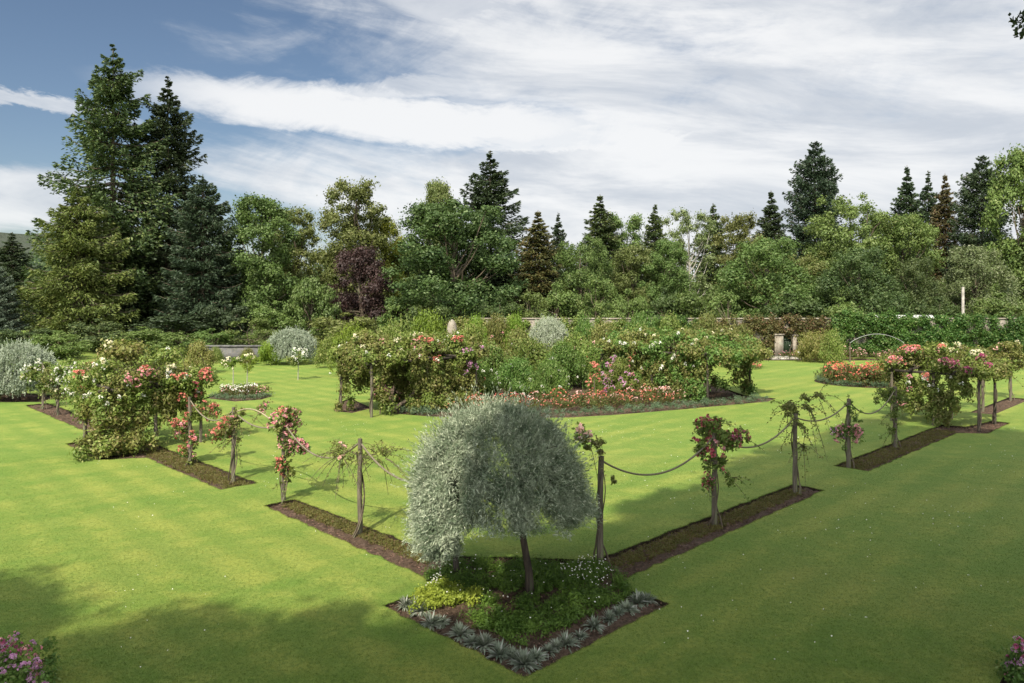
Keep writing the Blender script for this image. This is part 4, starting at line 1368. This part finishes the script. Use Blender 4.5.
small_pear(19, 399, 345, 33, 'weeping silver pear behind the white roses at the left edge')
small_pear(292, 364, 330, 23.5, 'small round silver pear beside the low stone wall')
small_pear(549, 360, 319, 19, 'small silver pear in the middle of the garden under the wall')

# ------------------------------------------------------------------ corner bed planting
def tuft_mesh(r, n):
    mb = MB()
    V, Fc = [], []
    for i in range(n):
        th = rng.uniform(0, 6.28)
        el_ = rng.uniform(.25, 1.35)
        ln = r * rng.uniform(.75, 1.2)
        s = np.linspace(0, 1, 5)
        d = np.array([math.cos(th), math.sin(th), 0])
        pts = d * (ln * math.cos(el_) * s)[:, None] + np.array([0, 0, 1]) * (ln * (math.sin(el_) * s - .55 * s ** 2.2 * math.cos(el_)))[:, None]
        side = np.array([-d[1], d[0], .15])
        wv = .016 * np.array([.7, 1, .95, .6, .05])
        k = len(V)
        for p_, w_ in zip(pts, wv):
            V += [p_ - side * w_, p_ + side * w_]
        base = k
        for j in range(4):
            Fc.append((base + 2 * j, base + 2 * j + 1, base + 2 * j + 3, base + 2 * j + 2))
    mb.add(np.array(V), Fc)
    return mb.mesh('silver_tuft', [M['tuft']])


TUFT = [tuft_mesh(.30, 120), tuft_mesh(.30, 95), tuft_mesh(.30, 140)]
SPOT = [(405, 603, 1.0), (415, 604, .8), (421, 608, .9), (431, 621, 1.05), (441, 620, 1.0), (460, 632, 1.15), (484, 642, 1.15), (500, 652, 1.0), (513, 655, .9), (523, 661, 1.35), (536, 655, .95),
        (548, 648, .8), (556, 644, .9), (566, 641, 1.25), (594, 624, .95), (609, 617, .95), (618, 611, .9), (626, 607, 1.0), (637, 600, 1.05), (647, 598, 1.0), (472, 640, .7), (580, 634, .7)]
for i, (px, py, s) in enumerate(SPOT):
    q = g(px, py)
    s *= random.uniform(.78, 1.1)
    o = link('silver_tuft', TUFT[i % 3], None, (q[0], q[1], -.07), random.uniform(0, 6.28), (s, s, s * random.uniform(.7, 1.0)))
    tag(o, 'spiky silver-grey tuft, one of the edging along the near sides of the corner bed', 'plant', 'silver tufts edging the corner bed')

inner = ab_poly([(.75, .75), (3.6, .75), (4.3, 1.5), (4.5, 2.3), (2.9, 3.9), (2.3, 4.6), (1.5, 4.2), (.75, 3.3)])
mb = MB()
q = sample_poly(inner, 520)
ab = (q - ORG)
a_, b_ = ab @ EA, ab @ EB
keep = ((a_ < 1.5) & (b_ < 2.6)) | ((b_ < 1.6) & (a_ > 1.2)) | ((a_ + b_) > 5.0) | (rng.uniform(size=len(a_)) < .35)
keep &= ~((a_ < 1.4) & (b_ > 2.2))
q = q[keep]
rc = rng.uniform(.10, .22, len(q))
clumps(mb, np.column_stack([q, np.full(len(q), -.02)]), np.stack([rc, rc, rc * .9], 1), 120, .055, .4, fill=.5, rnd=.8, up=.5)
tag(obj('ground_cover', mb, M['cover']), 'low dark green ground cover spreading under the big silver pear', 'ground cover', kind='stuff')
mb = MB()
for (cx, cy, r, n) in ((430, 600, .35, 40), (448, 597, .4, 44), (462, 598, .3, 26), (440, 592, .3, 26)):
    c0 = g(cx, cy)
    c = np.column_stack([c0 + rng.normal(size=(n, 2)) * r * .5, rng.uniform(-.02, .12, n)])
    clumps(mb, c, rng.uniform(.08, .15, n), 70, .05, .6, fill=.5, rnd=.8)
o = obj('lime_plant', mb, M['cover_lime'])
tag(o, 'lime-yellow low leafy plant at the left corner of the near bed', 'plant')
mb = MB()
for poly_, n in ((ab_poly([(3.2, 1.2), (4.3, 1.6), (4.4, 2.5), (3.3, 2.4)]), 90), (ab_poly([(1.2, 3.4), (1.7, 4.0), (1.2, 3.7), (.9, 3.5)]), 40), (inner, 50)):
    q = sample_poly(poly_, n)
    for x, y in q:
        bloom(mb, np.array([x, y, rng.uniform(.10, .24)]), rng.uniform(.011, .019), 0, np.array([rng.normal() * .3, -.4, 1]), 5)
tag(obj('white_bedding_flowers', mb, P['white']), 'tiny white flowers dotted over the ground cover of the corner bed', 'flowers', kind='stuff')
# thin brownish cover in the strip beds
for nm, polys in (('strip_ground_cover', [ab_poly([(4.8, 1.75), (13.4, 1.75), (13.4, 2.25), (4.8, 2.25)]), ab_poly([(1.95, 4.9), (2.35, 4.9), (2.35, 11.0), (1.95, 11.0)]),
                                          ab_poly([(17.2, 1.6), (27, 1.6), (27, 2.4), (17.2, 2.4)]), ab_poly([(1.6, 13.8), (2.4, 13.8), (2.4, 21), (1.6, 21)])]),):
    mb = MB()
    for poly_ in polys:
        q = sample_poly(poly_, 800)
        clumps(mb, np.column_stack([q, np.full(len(q), -.06)]), rng.uniform(.06, .14, len(q)), 42, .04, .45, fill=.5)
    tag(obj(nm, mb, M['cover_brown']), 'thin olive-brown creeping cover along the strip beds', 'ground cover', kind='stuff')

# ------------------------------------------------------------------ rose beds
def bush_mesh(col, hgt=.62, n=300, blooms=9, leafm='bed_leaf', r=.046, spread=.36, L=.075):
    mb = MB()
    k = 12
    C = np.column_stack([rng.normal(size=(k, 2)) * spread * .5, rng.uniform(.12, hgt * .8, k)])
    clumps(mb, C, rng.uniform(.12, .2, k), n // k, L, .6, m=0)
    for i in range(blooms):
        d = sphere_dirs(1, .8)[0]
        bloom(mb, np.array([d[0] * spread, d[1] * spread, hgt * (.55 + .5 * abs(d[2]))]), r * rng.uniform(.7, 1.2), 1, d + np.array([0, -.2, .5]), 6)
    return mb.mesh('rose_bush', [M[leafm], P[col]])


BUSH = {c: [bush_mesh(c) for _ in range(2)] for c in ('coral', 'orange', 'blush', 'red', 'pink', 'white')}


def plant_bush(x, y, col, label, group, s=1.0, z=-.08):
    me = random.choice(BUSH[col])
    tag(link('rose_bush', me, None, (x, y, z), random.uniform(0, 6.28), (s, s, s * random.uniform(.85, 1.2))), label, 'rose', group)


fr = np.array([g(*p) for p in [(395, 408), (440, 411.5), (480, 412.5), (520, 412.5), (570, 411.5), (620, 408.5), (690, 403.5)]])
seg = np.concatenate([[0], np.cumsum(np.linalg.norm(np.diff(fr, axis=0), axis=1))])
for row, off in enumerate((.0, .75, 1.5, 2.2)):
    for s in np.arange(.3, seg[-1] - .2, .62):
        s2 = s + random.uniform(-.2, .2)
        x, y = np.interp(s2, seg, fr[:, 0]), np.interp(s2, seg, fr[:, 1])
        col = random.choices(['coral', 'orange', 'blush', 'red'], [4, 3, 3, .8])[0]
        if x < -2.6 and random.random() < .5:
            continue
        plant_bush(x + random.uniform(-.15, .15), y + off + .3, col,
                   {'coral': 'coral bush rose', 'orange': 'orange-red bush rose', 'blush': 'pale pink bush rose', 'red': 'dark red bush rose'}[col] + ' in the long bed below the central ramblers',
                   'bush roses in the long central bed: ' + col, random.uniform(.85, 1.25))
for i in range(46):
    rr, th = 2.2 * math.sqrt(random.random()), random.uniform(0, 6.28)
    c0 = AB(42.0, 10.9)
    plant_bush(c0[0] + rr * math.cos(th), c0[1] + rr * math.sin(th), 'orange' if i % 5 else 'coral',
               'orange-red bush rose in the round bed on the right lawn' if i % 5 else 'coral bush rose in the round bed on the right lawn',
               'bush roses in the round bed: ' + ('orange' if i % 5 else 'coral'), random.uniform(1.5, 2.1))
for i in range(34):
    x, y = random.uniform(20.2, 39.5), random.uniform(65.0, 66.2)
    plant_bush(x, y, 'pink' if i % 2 else 'blush', ('pink' if i % 2 else 'pale pink') + ' bush rose in the border under the garden wall',
               'bush roses under the garden wall: ' + ('pink' if i % 2 else 'pale'), random.uniform(1.2, 1.7))
for i in range(20):
    q = g(random.uniform(220, 264), random.uniform(392, 397.5))
    plant_bush(q[0], q[1], 'white' if i % 4 else 'pink', ('white' if i % 4 else 'pink') + ' bush rose in the small bed right of the left pergola',
               'bush roses in the small left bed: ' + ('white' if i % 4 else 'pink'), random.uniform(.8, 1.1))
for i in range(14):
    q = g(random.uniform(-30, 30), random.uniform(394, 400))
    plant_bush(q[0], q[1], 'pink' if i % 2 else 'blush', ('pink' if i % 2 else 'pale pink') + ' bush rose under the silver pear at the left edge',
               'bush roses under the left silver pear: ' + ('pink' if i % 2 else 'pale'), random.uniform(.8, 1.1))


# grey-green edging
def edging(name, path, wdt, hgt, label, n_per=26):
    path = np.array(path)
    seg = np.concatenate([[0], np.cumsum(np.linalg.norm(np.diff(path, axis=0), axis=1))])
    k = int(seg[-1] * n_per / 2)
    s = rng.uniform(0, seg[-1], k)
    C = np.column_stack([np.interp(s, seg, path[:, 0]) + rng.normal(size=k) * wdt * .3, np.interp(s, seg, path[:, 1]) + rng.normal(size=k) * wdt * .3, rng.uniform(.02, hgt * .6, k)])
    mb = MB()
    rc = rng.uniform(.12, .24, k) * (hgt / .3) ** .5
    clumps(mb, C, np.stack([rc, rc, rc * .8], 1), 46, .10, .25, fill=.5, rnd=.5, up=.8)
    c0 = path.mean(0)
    for v in mb.V:
        v[:, :2] -= c0
    return tag(obj(name, mb, M['lavender'], None, (c0[0], c0[1], 0)), label, 'hedge')


edging('lavender_hedge', [g(*p) for p in [(392, 411), (430, 414.5), (480, 416), (520, 416), (570, 415.5), (620, 412.5), (680, 407.5), (735, 403), (766, 399.5)]], .8, .38,
       'low grey-green edging hedge curving in front of the central rose bed')
c0 = AB(42.0, 10.9)
edging('lavender_hedge', arc(c0[0], c0[1], 2.65, 0, 6.28, 40), .5, .45, 'ring of grey-green edging round the orange-red rose bed on the right lawn')
edging('lavender_hedge', [g(*p) for p in [(212, 397), (235, 400.3), (258, 398.6), (268, 396)]], .5, .32, 'short grey-green edging of the small white rose bed')


# standard roses and single roses on the lawn edges
def standard(px, py_base, py_top, hw, col, label, n, mat='rambler', stem_r=.03, big=True):
    Y = F * H / (py_base - HOR)
    top = H + (HOR - py_top) / F * Y
    rad = hw / F * Y
    root = thing('standard_rose', label, 'rose', ((px - 512) / F * Y, Y, 0), 0, 'standard roses')
    mb = MB()
    tube(mb, [(0, 0, -.05), (.02, 0, top * .4), (0, 0, top * .75)], [stem_r, stem_r * .9, stem_r * .7], 7)
    obj('stem', mb, M['bark_pale'] if col in ('white', 'cream') else M['bark'], root, smooth=True)
    k = 9
    C = np.column_stack([rng.normal(size=(k, 2)) * rad * .5, top * .72 + rng.normal(size=k) * rad * .4])
    mb = MB()
    clumps(mb, C, rng.uniform(.3, .5, k) * rad, 110, .11, .55, fill=.5, droop=.3, jitter=1.6)
    obj('foliage', mb, M[mat], root)
    for _ in range(n):
        d = sphere_dirs(1, .5)[0]
        put_flowers(root, [np.array([0, 0, top * .76]) + d * np.array([rad, rad, top * .24]) * rng.uniform(.6, 1)], col, big)


standard(298, 380, 347, 9, 'white', 'white standard rose in front of the far silver pear', 18)
standard(233, 387, 355, 9, 'cream', 'cream standard rose in the small left bed', 8, 'rambler_bright')
standard(247, 386, 354, 9, 'cream', 'pale green standard rose right of the cream one', 5, 'rambler_bright')
standard(380, 414, 385, 8, 'pink', 'dark-stemmed pink standard rose before the left central pergola', 16, 'bed_leaf')
standard(594, 402, 360, 4, 'coral', 'slim coral standard rose in the long central bed', 6)

# sloping old rose stem by the left central pergola
mb = MB()
p0 = g(390, 413)
tube(mb, [(0, 0, -.05), (.35, .2, .3), (.75, .5, .55), (1.2, .8, 1.05), (1.5, 1.0, 1.6)], [.11, .10, .085, .07, .05], 8)
tag(obj('old_rose_stem', mb, M['bark'], None, (p0[0], p0[1], 0), True), 'thick bare old stem leaning up into the left central pergola', 'stem')

# pink bushes cut by the near corners of the picture
def corner_rose(px, py, Y, hw, label, n, base=-.08):
    top = H + (HOR - py) / F * Y
    rad = hw / F * Y
    root = thing('rose_bush', label, 'rose', ((px - 512) / F * Y, Y, base), 0, 'rose bushes at the near corners')
    k = 26
    C = np.column_stack([rng.normal(size=(k, 2)) * rad * .5, rng.uniform(.1, .85, k) * (top - .1)])
    mb = MB()
    clumps(mb, C, rng.uniform(.10, .2, k), 120, .065, .55, fill=.5, jitter=1.6)
    obj('foliage', mb, M['rambler_green'], root)
    for _ in range(n):
        d = sphere_dirs(1, .6)[0]
        d[2] = abs(d[2])
        put_flowers(root, [d * np.array([rad, rad, top]) * rng.uniform(.75, 1.02) + np.array([0, 0, .1])], random.choice(['magenta', 'mauve', 'mauve', 'pink']), False, .55, .85)


corner_rose(6, 640, 10.6, 36, 'mauve-pink rose bush cut by the lower left corner', 60)
corner_rose(1030, 640, 10.9, 20, 'pink rose bush cut by the lower right corner', 34)

# ------------------------------------------------------------------ walls, gate, buildings beyond
WY = 68.0
x_gate0, x_gate1 = (782 - 512) / F * WY, (792 - 512) / F * WY
wall_top = H - (318 - HOR) / F * WY
root = thing('garden_wall', 'long high stone garden wall behind the lawn with a gateway', 'wall', (25, WY, 0))
mb = MB()
box(mb, -28.5, x_gate0 - .55 - 25, 0, .5, -.2, wall_top - .12)
box(mb, x_gate1 + .45 - 25, 42, 0, .5, -.2, wall_top - .12)
box(mb, x_gate0 - .55 - 25, x_gate1 + .45 - 25, 0, .5, 1.95, wall_top - .12)
obj('masonry', mb, M['masonry'], root)
mb = MB()
box(mb, -28.6, 42.1, -.08, .58, wall_top - .117, wall_top)
obj('coping', mb, M['stone_pink'], root)
for xa, xb, hh in ((x_gate0 - .75, x_gate0, 1.98), (x_gate1, x_gate1 + .3, 1.9)):
    mb = MB()
    box(mb, xa - 25, xb - 25, -.35, -.003, 0, hh)
    box(mb, xa - .08 - 25, xb + .08 - 25, -.42, -.004, hh + .003, hh + .14)
    obj('gate_pier', mb, M['stone_pink'], root)
d = thing('garden_gate', 'dark green half-open gateway door in the high garden wall', 'gate', ((x_gate0 + x_gate1) / 2, WY + .2, 0))
mb = MB()
wd = (x_gate1 - x_gate0) / 2
for i in range(6):
    x0 = -wd + i * 2 * wd / 6
    box(mb, x0 + .01, x0 + 2 * wd / 6 - .01, 0, .05, .1, 1.9)
brd = obj('boards', mb, M['door_paint'], d)
mb = MB()
box(mb, wd * .55, wd * .8, -.03, -.004, 1.0, 1.08)
obj('latch', mb, M['iron'], brd)
mb = MB()
for z in (.4, 1.5):
    box(mb, -wd, wd, -.05, -.003, z, z + .14)
obj('rail', mb, M['door_paint'], d)

# climbers on the wall, each a plant
def wall_climber(px0, px1, z0, z1, mat, label, n, flowers=None, depth=.35):
    x0, x1 = (px0 - 512) / F * WY, (px1 - 512) / F * WY
    xc = (x0 + x1) / 2
    root = thing('wall_climber', label, 'climber', (xc, WY - .05, 0), 0, 'climbers on the garden wall')
    C = np.column_stack([rng.uniform(x0, x1, n) - xc, -rng.uniform(.0, depth, n), rng.uniform(z0, z1, n)])
    rc = rng.uniform(.3, .62, n)
    mb = MB()
    clumps(mb, C, np.stack([rc, rc * .7, rc], 1), 150, .19, .6, fill=.5, jitter=1.4)
    obj('foliage', mb, M[mat], root)
    for i in range(4):
        mb = MB()
        xs = rng.uniform(x0, x1) - xc
        tube(mb, limb_path((xs, -.06, 0), (xs + rng.normal() * .8, -.06, z1 * .9), 0, 6), np.linspace(.05, .015, 6), 5, cap=False)
        obj('stem', mb, M['bark'], root)
    for col, k in (flowers or []):
        put_flowers(root, [np.array([rng.uniform(x0, x1) - xc, -depth - .4, rng.uniform(z0, z1)]) for _ in range(k)], col, True)


wall_climber(448, 500, .3, 3.2, 'rambler_olive', 'yellowish climber on the left end of the high wall', 80)
wall_climber(495, 565, .3, 3.42, 'rambler', 'green climber on the wall behind the middle silver pear', 110)
wall_climber(560, 642, .3, 3.42, 'rambler', 'loose green climber on the middle of the garden wall', 130)
wall_climber(640, 702, .3, 3.42, 'ivy', 'dark climber on the wall behind the right central pergola', 90)
wall_climber(700, 772, .6, 3.42, 'ivy_brown', 'brownish climber on the wall left of the gate', 95)
wall_climber(768, 830, 2.2, 3.45, 'ivy_brown', 'reddish-brown climber hanging over the gate', 40)
wall_climber(798, 834, .3, 2.2, 'rambler_olive', 'pale climber on the wall right of the gate', 34, [('white', 4)])
wall_climber(832, 895, .3, 4.0, 'ivy', 'big glossy green climber rising above the wall right of the gate', 130, depth=.7)
wall_climber(890, 960, .3, 3.5, 'ivy', 'thick green climber on the wall under the white-roofed shed', 130, depth=.6)
wall_climber(955, 1060, .3, 3.6, 'ivy', 'thick green climber on the right end of the wall', 170, depth=.6)

# stone pier at the end of the wall
q = ((452 - 512) / F * 66.5, 66.5)
mb = MB()
tube(mb, [(0, 0, -.1), (0, 0, 1.5), (0, 0, 2.6), (0, 0, 3.0), (0, 0, 3.3), (0, 0, 3.45)], [.50, .48, .45, .38, .24, .05], 14)
tag(obj('stone_pier', mb, M['stone_pink'], None, (q[0], q[1], 0), True), 'pale rounded stone pier at the left end of the high garden wall', 'pier')

# low grey wall on the left
root = thing('stone_wall', 'low grey rubble wall left of the far silver pear', 'wall', (-22.5, 63.5, 0))
mb = MB()
box(mb, -4.4, 1.6, 0, .5, -.2, 1.22)
obj('masonry', mb, M['rubble'], root)
mb = MB()
box(mb, -4.5, 1.7, -.07, .57, 1.223, 1.36)
obj('coping', mb, M['stone_grey'], root)

# white-roofed sheds whose roofs show over the wall
def shed(px, py, Y, hw, label, wallm):
    top = H + (HOR - py) / F * Y
    rad = hw / F * Y
    root = thing('shed', label, 'shed', ((px - 512) / F * Y, Y, 0), 0, 'sheds beyond the wall')
    mb = MB()
    box(mb, -rad * .9, rad * .9, -1.6, 1.6, 0, top - .9)
    obj('wall', mb, wallm, root)
    mb = MB()
    e = top - .9
    v = [(-rad, -1.8, e), (rad, -1.8, e), (rad, 0, top), (-rad, 0, top), (rad, 1.8, e), (-rad, 1.8, e), (-rad, -1.8, e - .1), (rad, -1.8, e - .1), (rad, 1.8, e - .1), (-rad, 1.8, e - .1)]
    mb.add(v, [(0, 1, 2, 3), (3, 2, 4, 5), (6, 7, 1, 0), (8, 9, 5, 4), (9, 8, 7, 6)])
    mb.add([v[i] for i in (0, 3, 5, 1, 2, 4)], [(0, 1, 2), (3, 5, 4)])
    obj('roof', mb, M['white_paint'], root)
    mb = MB()
    box(mb, -rad * .3, rad * .3, -1.66, -1.603, .1, min(2.0, e - .2))
    obj('door', mb, M['door_paint'], root)


shed(889, 315, 74, 16, 'white-roofed shed showing over the wall, the wider of two', M['stone_pink'])
shed(922, 315, 76, 10, 'smaller white-roofed shed just right of the wider one', M['stone_pink'])

# pale pole beyond the wall
Y = 74
mb = MB()
tube(mb, [(0, 0, -.2), (0, 0, 3), (0, 0, H + (HOR - 287) / F * Y)], [.15, .14, .13], 10)
tag(obj('pole', mb, M['stone'], None, ((963 - 512) / F * Y, Y, 0), True), 'pale upright pole standing behind the wall at right', 'pole')

# iron arch over the border
Y = 63.0
root = thing('garden_arch', 'thin pale metal hoop arch in front of the wall climbers', 'arch', ((877 - 512) / F * Y, Y, 0))
hwid = 27 / F * Y
mb = MB()
zt = H - (334 - HOR) / F * Y
ze = H - (343 - HOR) / F * Y
t = np.linspace(0, 1, 21)
tube(mb, np.column_stack([-hwid + 2 * hwid * t, 0 * t, ze + (zt - ze) * np.sin(np.pi * t) ** .8]), .022, 6)
obj('hoop', mb, M['iron'], root, smooth=True)
for sx in (-1, 1):
    mb = MB()
    tube(mb, [(sx * hwid, 0, 0), (sx * hwid, 0, 1), (sx * hwid, 0, ze)], [.06, .05, .045], 8)
    obj('post', mb, M['bark'], root, smooth=True)

# ------------------------------------------------------------------ daisies in the mown grass
mb = MB()
k = 2600
q = np.column_stack([rng.uniform(-14, 22, k), rng.uniform(10.5, 34, k)])
dn = np.sin(q[:, 0] * .9 + 1) * np.sin(q[:, 1] * .7 + q[:, 0] * .3) + rng.normal(size=k) * .5
pick = (dn > .55) | ((q[:, 0] > 2) & (dn > .1))
for p in BEDS.values():
    pick &= ~in_poly(q, p)
q = q[pick]
n = len(q)
leaf(mb, np.column_stack([q, np.full(n, .015)]), np.column_stack([rng.normal(size=(n, 2)), rng.normal(size=n) * .15]), rng.uniform(.018, .034, n), rng.uniform(.018, .03, n))
tag(obj('daisies', mb, P['white']), 'tiny white daisies scattered over the mown lawn', 'daisies', kind='stuff')

# short blades of grass on the nearest lawn and along the cut edges
mb = MB()
k = 420000
yy = 10.3 / (1 - rng.uniform(0, 1, k) * (1 - 10.3 / 26.0))
xx = rng.uniform(-.74, .74, k) * yy
q = np.column_stack([xx, yy])
for nm in ('corner_bed', 'magenta_bed', 'bed_right_corner', 'left_bed', 'right_bed'):
    q = q[~in_poly(q, BEDS[nm])]
lean = .006 * np.column_stack([np.sin(q[:, 0] * 1.3), np.cos(q[:, 1] * .9)])
n = len(q)
hh = rng.uniform(.012, .034, n)
leaf(mb, np.column_stack([q, hh * .42]), np.column_stack([rng.normal(size=(n, 2)) * .8, np.full(n, .8)]), hh, rng.uniform(.004, .009, n))
pts = []
for nm in ('corner_bed', 'left_bed', 'right_bed'):
    pl = np.array(BEDS[nm] + [BEDS[nm][0]])
    for a_, b_ in zip(pl[:-1], pl[1:]):
        m_ = int(np.linalg.norm(b_ - a_) * 260)
        t_ = rng.uniform(0, 1, (m_, 1))
        pts.append(a_ + (b_ - a_) * t_ + rng.normal(size=(m_, 2)) * .012)
q = np.concatenate(pts)
n = len(q)
hh = rng.uniform(.02, .055, n)
leaf(mb, np.column_stack([q, rng.uniform(-.01, .012, n)]), np.column_stack([rng.normal(size=(n, 2)), rng.normal(size=n) * .5 + .3]), hh, rng.uniform(.005, .011, n))
tag(obj('grass', mb, M['lawn']), 'short mown grass blades of the near lawn and along the cut bed edges', 'grass', kind='stuff')

# overhanging twig at the upper right
Y = 9.0
q = ((1034 - 512) / F * Y, Y, H + (HOR - 14) / F * Y)
root = thing('overhanging_branch', 'dark leafy twig hanging into the upper right corner', 'branch', q, 0)
mb = MB()
tube(mb, [(.6, -.3, .25), (.2, -.1, .1), (-.06, 0, -.02), (-.22, 0, -.10)], [.018, .012, .007, .003], 5)
tube(mb, [(.2, -.1, .1), (.0, -.05, -.12), (-.16, 0, -.22)], [.01, .006, .003], 5)
obj('twig', mb, M['bark_dark'], root)
mb = MB()
for c, n in (((-.21, 0, -.10), 12), ((-.12, 0, -.04), 16), ((-.02, 0, .0), 26), ((-.16, 0, -.23), 10), ((-.05, 0, -.17), 16), ((.06, -.03, .1), 30)):
    n = n * 2
    leaf(mb, np.array(c) + rng.normal(size=(n, 3)) * .038, rng.normal(size=(n, 3)), .065, .042)
obj('leaves', mb, M['needle_dark'], root)
